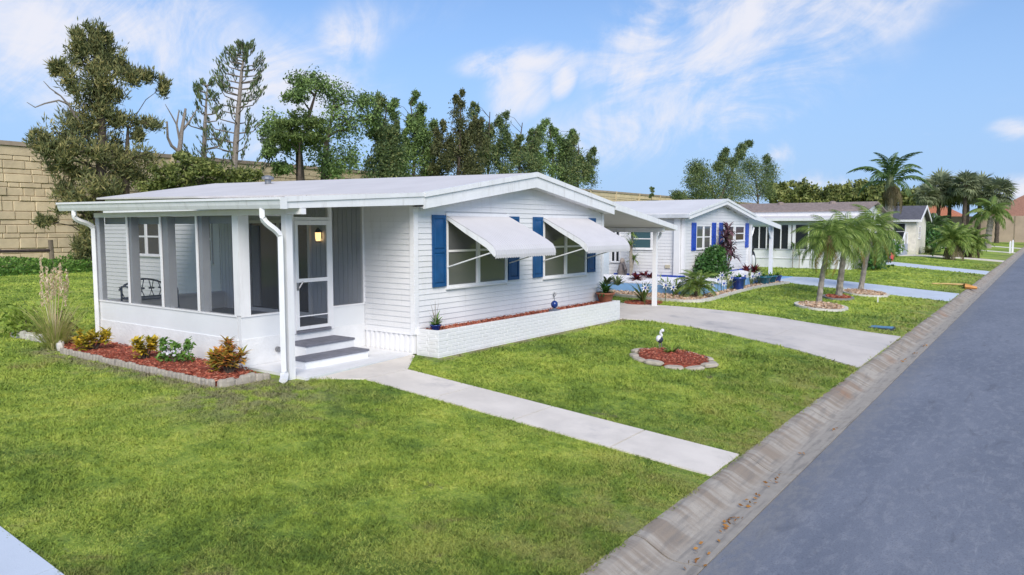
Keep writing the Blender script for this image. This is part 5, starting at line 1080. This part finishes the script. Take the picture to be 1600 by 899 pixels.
croton('tall orange and green croton at the right end of the mulch bed', (6.98, 10.78, .07), H_(.16, 14, .52, 3), L_CRR, .17)
croton('small yellow croton beside the tall orange croton', (6.98, 11.15, .07), H_(.08, 5, .34, 4), L_CRO)
gd = bush('flowering_shrub', 'low green shrub with white blooms between the yellow crotons', (6.98, 12.45, .07), [((0, 0, .12), .24, .1), ((.1, -.22, .18), .14, .12), ((-.05, .2, .18), .14, .12), ((.12, -.3, .34), .07, .1), ((-.02, .3, .32), .06, .1), ((.05, .05, .3), .08, .08)], L_SHR, .05, .02, 8, 12)
fl = RNG.normal(0, 1, (26, 3))*np.array([.1, .16, .04])+np.array([6.95, 12.45, .27]); npmesh('flowers', leaves(np.repeat(fl, 3, 0), .03, .026), 4, L_WHT, gd, kind='stuff')
# plume grass and shrubs at the rear corner of the porch
pg = thing('plume_grass', 'tall tan plume grass left of the porch', 'grass clump', (6.62, 16.3, 0)); c = (6.62, 16.3, 0)
V = np.concatenate([straps(c, 190, 1.15, .008, .9, 1.5, .35, 4, .16), straps(c, 120, .8, .008, .6, 1.4, .6, 4, .2)]); npmesh('blades', V, 4, leafmat('tan_green_blades', [(.34, .42, .10), (.48, .50, .16), (.64, .56, .28)], .6, .3), pg, kind='stuff')
V = []
for i in range(11):
    az = i*2.4; l = random.Random(i).uniform(.04, .34); p = np.array([6.62+l*math.cos(az), 16.3+l*math.sin(az), random.Random(i+9).uniform(1.15, 1.8)]); C = p+np.column_stack([RNG.normal(0, .016, 70), RNG.normal(0, .016, 70), RNG.uniform(-.38, .14, 70)]); V.append(leaves(C, .04, .012, 1.2)); V.append(np.array([(6.62, 16.3, 0), (6.63, 16.3, 0), tuple(p+[.006, 0, 0]), tuple(p-[.006, 0, 0])]))
npmesh('plumes', np.concatenate(V), 4, L_TAN, pg, kind='stuff')
bush('shrub', 'yellow green shrub behind the plume grass', (6.9, 18.4, .05), [((0, 0, .35), .45, .3), ((.1, -.4, .3), .35, .25), ((-.1, .4, .3), .4, .25)], L_LIM, .07, .03, 12, 18)
bush('shrub', 'dark brownish shrub at the rear corner of the mulch bed', (7.2, 17.3, .05), [((0, 0, .3), .28, .28), ((.05, .3, .25), .25, .22)], leafmat('brownish_leaves', [(.05, .045, .02), (.10, .085, .035), (.17, .13, .06)], .6, .2), .06, .03, 10, 16)
# things in the brick planter
def pot(parent, c, r_, h_, m, n_=14): return MB().lathe(c, [(r_*.62, 0), (r_*.7, h_*.1), (r_*.95, h_*.8), (r_*1.08, h_*.84), (r_*1.08, h_), (r_*.92, h_), (r_*.88, h_*.86), (.001, h_*.85)], n_).build('pot', m, parent, smooth=True)
pp = thing('potted_plant', 'spiky plant in a small blue pot at the left end of the brick planter', 'potted plant', (10.60, 9.50, .47)); pot(pp, (10.60, 9.50, .47), .11, .12, POTBLUE)
npmesh('leaves', np.concatenate([straps((10.60, 9.50, .57), 22, .30, .014, .6, 1.5, .45), straps((10.60, 9.5, .57), 9, .22, .035, .5, 1.2, .4)]), 4, L_SHR, pp, kind='stuff')
npmesh('dry_stalks', straps((10.59, 9.5, .57), 6, .5, .007, 1.2, 1.55, .08), 4, leafmat('dry_stalk', [(.2, .17, .15), (.34, .3, .27)], .8, .1), pp, kind='stuff')
pp = thing('potted_plant', 'leafy green plant in a terracotta pot at the right end of the brick planter', 'potted plant', (17.35, 9.5, .47)); pot(pp, (17.35, 9.5, .47), .24, .26, TERRA)
npmesh('leaves', np.concatenate([straps((17.35, 9.5, .72), 60, .36, .03, .1, 1.4, .6)]), 4, L_DK, pp, kind='stuff')
lt = thing('garden_ornament', 'small blue globe ornament with a pinwheel in the brick planter', 'ornament', (14.62, 9.36, .47))
MB().box(14.50, 14.74, 9.28, 9.44, .47, .53).lathe((14.62, 9.36, .53), [(.06, 0), (.04, .03)], 10).build('base', mat('slate_grey', (.12, .14, .18), .5), lt); MB().ball((14.62, 9.36, .65), .085, .085, .09, 14, 9).build('globe', POTBLUE, lt, smooth=True)
MB().tube([(14.62, 9.36, .72), (14.60, 9.36, .88)], .008, 5).build('stalk', STEEL, lt); npmesh('pinwheel', leaves(np.array([(14.59, 9.36, .90)]*9)+RNG.normal(0, .03, (9, 3)), .06, .02), 4, leafmat('pale_metal_petals', [(.3, .31, .33), (.5, .5, .52)], .5, 0), lt, kind='stuff')

# ------------------------------------------------------------------ bird statue and lime plant in the oval bed
bs = thing('bird_statue', 'white headed garden bird statue with dark belly in the oval mulch bed', 'statue', (14.55, 6.62, gz(6.62)+.08)); bx_, by_, bz_ = 14.55, 6.62, gz(6.62)+.09
rt = Vector((ROT[0, 0], ROT[1, 0], 0)).normalized()
BS = .66
def off(a, z, o=0.0): a, z, o = a*BS, z*BS, o*BS; return (bx_+rt.x*a-rt.y*o, by_+rt.y*a+rt.x*o, bz_+z)
MB().ball(off(-.02, .27), .115*BS, .105*BS, .115*BS, 14, 10).build('body', mat('black_glaze', (.03, .035, .06), .25, .2, 8), bs, smooth=True)
MB().ball(off(-.055, .30), .11*BS, .10*BS, .115*BS, 14, 10).build('wing', mat('white_glaze', (.72, .72, .74), .35, .05, 6), bs, smooth=True)
MB().tube(curve([off(0, .32), off(.04, .42), off(-.02, .48), off(.02, .56), off(.07, .57)], 5), .042*BS, 9).build('neck', MATS['white_glaze'], bs, smooth=True)
MB().ball(off(.055, .565), .065*BS, .06*BS, .06*BS, 12, 8).build('head', MATS['white_glaze'], bs, smooth=True); MB().loft([[off(.10, .575, -.018), off(.10, .575, .018), off(.10, .545, 0)], [off(.19, .545, -.003), off(.19, .545, .003), off(.19, .540, 0)]]).build('beak', mat('dark_beak', (.08, .07, .06), .5), bs)
for a in (-.04, .03): MB().tube([off(a, .18), off(a, -.03)], .011, 6).build('leg', STEEL, bs)
strap_plant('lime_plant', 'small lime green plant in the oval mulch bed', (14.3, 6.25, gz(6.25)+.09), 26, .26, .03, .4, 1.4, L_LIM, .5)

# ------------------------------------------------------------------ plants and ornaments round the second home
tree_c = gpt(1089, 466)
fr_s = [frond_mesh('frond', .95, .95, .5, 24, .014, .24, L_PALM, s, .4) for s in (61, 62)]
q_ = gpt(1089, 466); palm('small round pygmy palm on the gravel in front of the blue wall', [tuple(q_), tuple(q_+[0, 0, .18]), tuple(q_+[0, 0, .36])], .12, .11, fr_s, 36, (-.35, 1.3), seed=61, bark=BARK)
sp = gpt(1005, 474); strap_plant('spiky_plant', 'airy spiky plant in a mulch ring beside the carport post', tuple(sp+[0, 0, .05]), 46, .85, .022, .7, 1.45, L_GRS, .45)
mr_ = thing('mulch_ring', 'round red mulch patch under the spiky plant by the carport post', 'garden bed', tuple(sp)); bed_surface(mr_, [(sp[0]+.75*math.cos(a), sp[1]+.6*math.sin(a)) for a in np.linspace(0, 6.28, 14, endpoint=False)], .05, 700, MULCH, CHIP)
q_ = np.array([28.35, 10.75, .30]); bush('shrub', 'large round dark green shrub in front of the second home', tuple(q_), [((0, 0, .5), .8, .45), ((.1, 0, .85), .62, .4), ((-.45, .05, .4), .55, .38), ((.55, .1, .45), .5, .4), ((.25, 0, 1.15), .35, .22), ((-.25, 0, .8), .45, .3)], L_DK, .07, .035, 40, 34)
t = thing('cordyline', 'purple spiky cordyline behind the round shrub', 'plant', (30.3, 10.95, .45)); V = []; b = MB()
for ox, oz in ((-.35, 1.05), (.0, 1.55), (.3, 1.9), (.65, 1.2), (.15, 1.1), (.75, .8)): h_ = np.array([30.3+ox, 10.95, .45+oz]); b.tube([(30.3+ox*.3, 10.95, .45), tuple(h_)], .025, 5); V.append(straps(h_, 30, .55, .045, -.3, 1.3, .6))
b.build('stem', BARK, t); npmesh('leaves', np.concatenate(V), 4, L_PUR, t, kind='stuff')
def low(label, x, y, m, n_=40, L=.35, w_=.03, z=.44, name='bedding_plant', el=(.3, 1.4)): return strap_plant(name, label, (x, y, z), n_, L, w_, el[0], el[1], m, .5, 'bedding plants of the second home')
q_ = at(1004, 435, z=.5); 
for k, (u, v, lab) in enumerate([(995, 437, 'red bromeliad clump left of the carport post'), (1006, 435, 'red bromeliad clump partly behind the carport post'), (1015, 437, 'red bromeliad clump right behind the carport post')]): q_ = at(u, v, z=.48); low(lab, q_[0], q_[1], L_RED, 46, .42, .04)
for (u, v, m, lab) in [(1166, 427, L_RED, 'red ti plant near the second carport post'), (1180, 427, L_RED, 'dark red ti plant at the blue carport floor'), (1152, 418, L_CRO, 'yellow flowering plant right of the purple cordyline'), (948, 446, L_GRY, 'pale variegated plant at the left end of the blue wall'), (965, 447, L_GRY, 'pinkish pale plant left of the small blue patch')]:
    q_ = at(u, v, z=.42); low(lab, q_[0], q_[1], m, 60, .5, .03)
for i, (u, v, lab) in enumerate([(1030, 458, 'pale iris clump right of the carport post'), (1044, 461, 'yellow green iris clump before the blue wall'), (1056, 463, 'third iris clump before the blue wall'), (1172, 447, 'pale striped agave beside the blue pot'), (1186, 444, 'small striped agave near the blue drive'), (1136, 455, 'slim iris clump between shrub palm and blue pot')]):
    q_ = gpt(u, v); low(lab, q_[0], q_[1], L_GRY if i > 2 else L_GRS, 34, .75, .025, .05, el=(.8, 1.45))
# pinwheel flowers: white heads with blue centres
ORD = ['leftmost', 'second', 'third', 'fourth', 'fifth', 'sixth', 'seventh', 'eighth', 'ninth', 'tenth', 'eleventh', 'twelfth', 'thirteenth', 'fourteenth', 'fifteenth', 'rightmost']
for i, (u, v) in enumerate(sorted([(1100, 440), (1112, 445), (1122, 437), (1131, 443), (1143, 434), (1152, 438), (1158, 441), (1164, 431), (1176, 432), (1186, 428), (1128, 430), (1148, 446), (1040, 446), (1052, 449), (1022, 447), (1008, 450)])):
    y = 9.85 if u > 1090 else 10.2; p = at(u, v, y=y); t = thing('pinwheel_flower', 'white and blue pinwheel flower by the blue wall, '+ORD[i]+(' of the row' if i in (0, 15) else ' from the left'), 'ornament', (p[0], y, 0), 'pinwheel flowers along the blue wall')
    MB().tube([(p[0], y, 0), (p[0], y, p[2])], .010, 5).build('stake', L_GRS, t)
    fw_ = -np.array([ROT[0, 2], ROT[1, 2], 0]); rt_ = np.array([ROT[0, 0], ROT[1, 0], 0]); V = []
    for k in range(7):
        a = k*.9; d1 = rt_*math.cos(a)+np.array([0, 0, 1])*math.sin(a); d2 = rt_*math.cos(a+.8)+np.array([0, 0, 1])*math.sin(a+.8); V += [p, p+d1*.07, p+(d1+d2)*.085+fw_*.03, p+d2*.05+fw_*.02]
    npmesh('petals', np.array(V), 4, L_WHT, t); MB().ball(tuple(p+fw_*.03), .035, .035, .035, 8, 5).build('centre', BLUE2, t)
for (u, v, r_, h_, m, lab) in [(1154, 455, .26, .50, POTBLUE, 'cobalt blue glazed pot on the tan gravel'), (1193, 446, .30, .34, POTTEAL, 'wide teal glazed pot beside the blue drive'), (1204, 444, .26, .32, POTTEAL, 'second teal glazed pot beside the blue drive'), (1215, 441, .18, .26, POTBLUE, 'small dark blue pot at the drive edge')]:
    q_ = gpt(u, v); t = thing('garden_pot', lab, 'pot', tuple(q_)); pot(t, (q_[0], q_[1], .05), r_, h_, m); npmesh('leaves', straps((q_[0], q_[1], .05+h_*.8), 26, .3, .03, .3, 1.4, .5), 4, L_SHR, t, kind='stuff')
q_ = at(985, 436, z=.46); t = thing('dracaena', 'slender dracaena with tufted heads against the second home', 'plant', tuple(q_)); b = MB(); V = []
for ox, oz in ((-.05, 1.3), (.12, 1.75), (.25, .75)): b.tube([tuple(q_), (q_[0]+ox, q_[1], q_[2]+oz)], .04, 6); V.append(straps((q_[0]+ox, q_[1], q_[2]+oz), 36, .45, .022, -.3, 1.4, .6))
b.build('stem', BARKG, t); npmesh('leaves', np.concatenate(V), 4, L_GRS, t, kind='stuff')
q_ = at(972, 434, z=.46); t = thing('garden_statue', 'grey seated garden statue against the wall of the second home', 'statue', tuple(q_)); x_, y_, z_ = q_
GS = mat('grey_statue_stone', (.22, .19, .18), .85, .2, 9); MB().lathe((x_, y_, z_), [(.20, 0), (.20, .06), (.16, .08), (.2, .25), (.15, .42), (.14, .52), (.07, .58)], 12).build('body', GS, t, smooth=True); MB().ball((x_, y_, z_+.67), .10, .10, .12, 12, 8).build('head', mat('pale_statue_stone', (.5, .42, .36), .85, .1, 9), t, smooth=True)
for s_ in (-1, 1): MB().tube([(x_+.18*s_*.7, y_+.18*s_*.7, z_+.6), (x_+.2*s_-.15, y_+.2*s_-.15, z_+.35)], .055, 6).build('arm', GS, t)
q_ = at(1173, 424, z=.1); t = thing('penguin_statue', 'black and white upright ornament under the second carport', 'statue', tuple(q_)); x_, y_, z_ = q_
MB().lathe((x_, y_, z_), [(.2, 0), (.26, .25), (.27, .6), (.2, .95), (.13, 1.1)], 12).build('body', BLACKM, t, smooth=True); MB().ball((x_, y_, z_+1.22), .15, .15, .16, 10, 7).build('head', BLACKM, t, smooth=True); MB().ball((x_-.12, y_-.13, z_+.55), .14, .14, .36, 10, 7).build('belly', TRIM, t, smooth=True)

# ------------------------------------------------------------------ planting by the third home and small things on the verge
for (u, v, s_, lab) in [(1212, 417, 1.2, 'thin young palm against the white knee wall'), (1247, 418, 1.3, 'thin bare stemmed plant against the white knee wall'), (1259, 418, .9, 'short young plant by the knee wall near the lawn palms')]:
    q_ = gpt(u, v); t = thing('young_plant', lab, 'plant', (46.2, q_[1], 0)); MB().tube([(46.2, q_[1], 0), (46.22, q_[1], s_)], .025, 5).build('stem', BARKG, t); npmesh('leaves', straps((46.22, q_[1], s_), 18, .5, .03, -.2, 1.3, .7), 4, L_PALD, t, kind='stuff')
q_ = (47.0, 8.2, 0); bush('shrub', 'dark shrub in the shade behind the lawn palms', (48.5, 8.3, 0), [((0, 0, .7), .9, .6), ((1.2, .1, .9), .9, .8), ((2.6, .2, 1.1), 1.0, 1.0), ((3.6, .3, 1.4), .8, 1.0), ((-1, .2, .5), .6, .45)], L_DK, .16, .07, 16, 18)
bush('shrub', 'rounded green shrub beside the grey entrance stairs', (71, 10.6, 0), [((0, 0, .6), .9, .55), ((-1.2, 0, .5), .7, .4)], L_SHR, .16, .07, 10, 16)
bush('shrub', 'tall green hedge shrub between the far houses', (84.5, 9.6, 0), [((0, 0, 1), 1.4, 1.0), ((1.5, 0, .9), 1.2, .9), ((-1.2, .2, .7), 1, .7), ((.5, 0, 1.8), .8, .6)], L_DK, .2, .09, 14, 18)
strap_plant('ornamental_grass', 'low spreading grass clump in front of the cream far house', (78.5, 8.9, -.02), 260, 1.3, .04, .2, 1.2, L_EUC, .7)
q_ = gpt(1381, 410); t = thing('garden_gnome', 'red and blue garden figure at the end of the white drive', 'ornament', tuple(q_)); MB().lathe(tuple(q_), [(.35, 0), (.45, .2), (.4, .5), (.2, .7)], 10).build('body', mat('navy_cloth', (.06, .05, .12), .7), t, smooth=True); MB().ball(tuple(q_+[.5, -.2, .4]), .42, .42, .4, 10, 7).build('flower_bowl', mat('coral_red', (.55, .09, .07), .6, .2, 9), t, smooth=True); MB().ball(tuple(q_+[0, 0, .85]), .2, .2, .22, 10, 7).build('head', mat('pale_ceramic', (.5, .4, .36), .6), t, smooth=True)
q_ = gpt(1378, 513.5); t = thing('water_meter_lid', 'flat blue utility lid set in the grass near the kerb', 'utility lid', tuple(q_)); MB().box(q_[0]-.22, q_[0]+.22, q_[1]-.32, q_[1]+.32, q_[2]-.05, q_[2]+.04).build('rim', mat('dark_plastic', (.05, .06, .07), .6), t); MB().box(q_[0]-.18, q_[0]+.18, q_[1]-.28, q_[1]+.28, q_[2]+.02, q_[2]+.055).build('lid', mat('blue_plastic_lid', (.10, .24, .40), .5, .1, 5), t)
for (u, v0, v1, lab) in [(1371.5, 473, 464, 'short white stake in the lawn near the third lawn palm'), (1578, 396, 379, 'left white marker stake by the far kerb'), (1582, 395, 377, 'right white marker stake by the far kerb')]:
    q_ = gpt(u, v0); h_ = (v0-v1)*depth(q_)/F; w_ = .02 if u < 1500 else .09; t = thing('marker_stake', lab, 'stake', tuple(q_)); MB().box(q_[0]-w_, q_[0]+w_, q_[1]-w_, q_[1]+w_, q_[2]-.1, q_[2]+h_).build('shaft', TRIM, t); MB().loft([[(q_[0]-w_, q_[1]-w_, q_[2]+h_), (q_[0]+w_, q_[1]-w_, q_[2]+h_), (q_[0]+w_, q_[1]+w_, q_[2]+h_), (q_[0]-w_, q_[1]+w_, q_[2]+h_)], [(q_[0]-.005, q_[1], q_[2]+h_+w_*2), (q_[0], q_[1]-.005, q_[2]+h_+w_*2), (q_[0]+.005, q_[1], q_[2]+h_+w_*2), (q_[0], q_[1]+.005, q_[2]+h_+w_*2)]]).build('tip', TRIM, t)
p0, p1 = gpt(1456, 445), gpt(1506, 449); t = thing('fallen_palm_frond', 'fallen tan palm frond with orange base lying by the kerb', 'palm frond', tuple(p1))
MB().tube([tuple(p0+[0, 0, .06]), tuple((p0+p1)/2+[0, .1, .10]), tuple(p1+[0, 0, .12])], [.05, .08, .12], 7, .5).build('stalk', mat('tan_frond_stalk', (.58, .40, .17), .8, .15, 5), t)
p2 = gpt(1512, 452); MB().loft([[tuple(p1+np.array([.16*math.cos(a), .08*math.cos(a), .10+.09*math.sin(a)])) for a in np.linspace(0, 6.28, 9)[:-1]], [tuple(p2+np.array([.26*math.cos(a), .1, .13+.14*math.sin(a)])) for a in np.linspace(0, 6.28, 9)[:-1]], [tuple(p2+np.array([.12*math.cos(a), -.38, .07+.06*math.sin(a)])) for a in np.linspace(0, 6.28, 9)[:-1]]]).build('boot', mat('orange_frond_boot', (.55, .26, .08), .8, .2, 6), t)
# dry leaves in the gutter
C = []
for (u, v, s_) in [(1210, 752, .14), (1178, 775, .12), (1165, 790, .08), (1150, 808, .12), (1140, 820, .1), (1090, 870, .16), (1302, 672, .05), (1255, 710, .06), (1412, 566, .12), (1430, 552, .1), (1445, 541, .08)]:
    q_ = at(u, v, z=-.585); k = int(80*s_); C.append(np.column_stack([RNG.normal(q_[0], s_*1.6, k), RNG.normal(q_[1], s_*.35, k), np.full(k, -.572)]))
C = np.concatenate(C); d_ = rdir(len(C)); d_[:, 2] *= .2; C = C[C[:, 1] < 2.62]; npmesh('dry_leaves', leaves(C, .03, .015, dirs=d_[:len(C)]), 4, L_DRY, None, label='scattered dry orange leaves along the gutter', cat='leaves', kind='stuff')
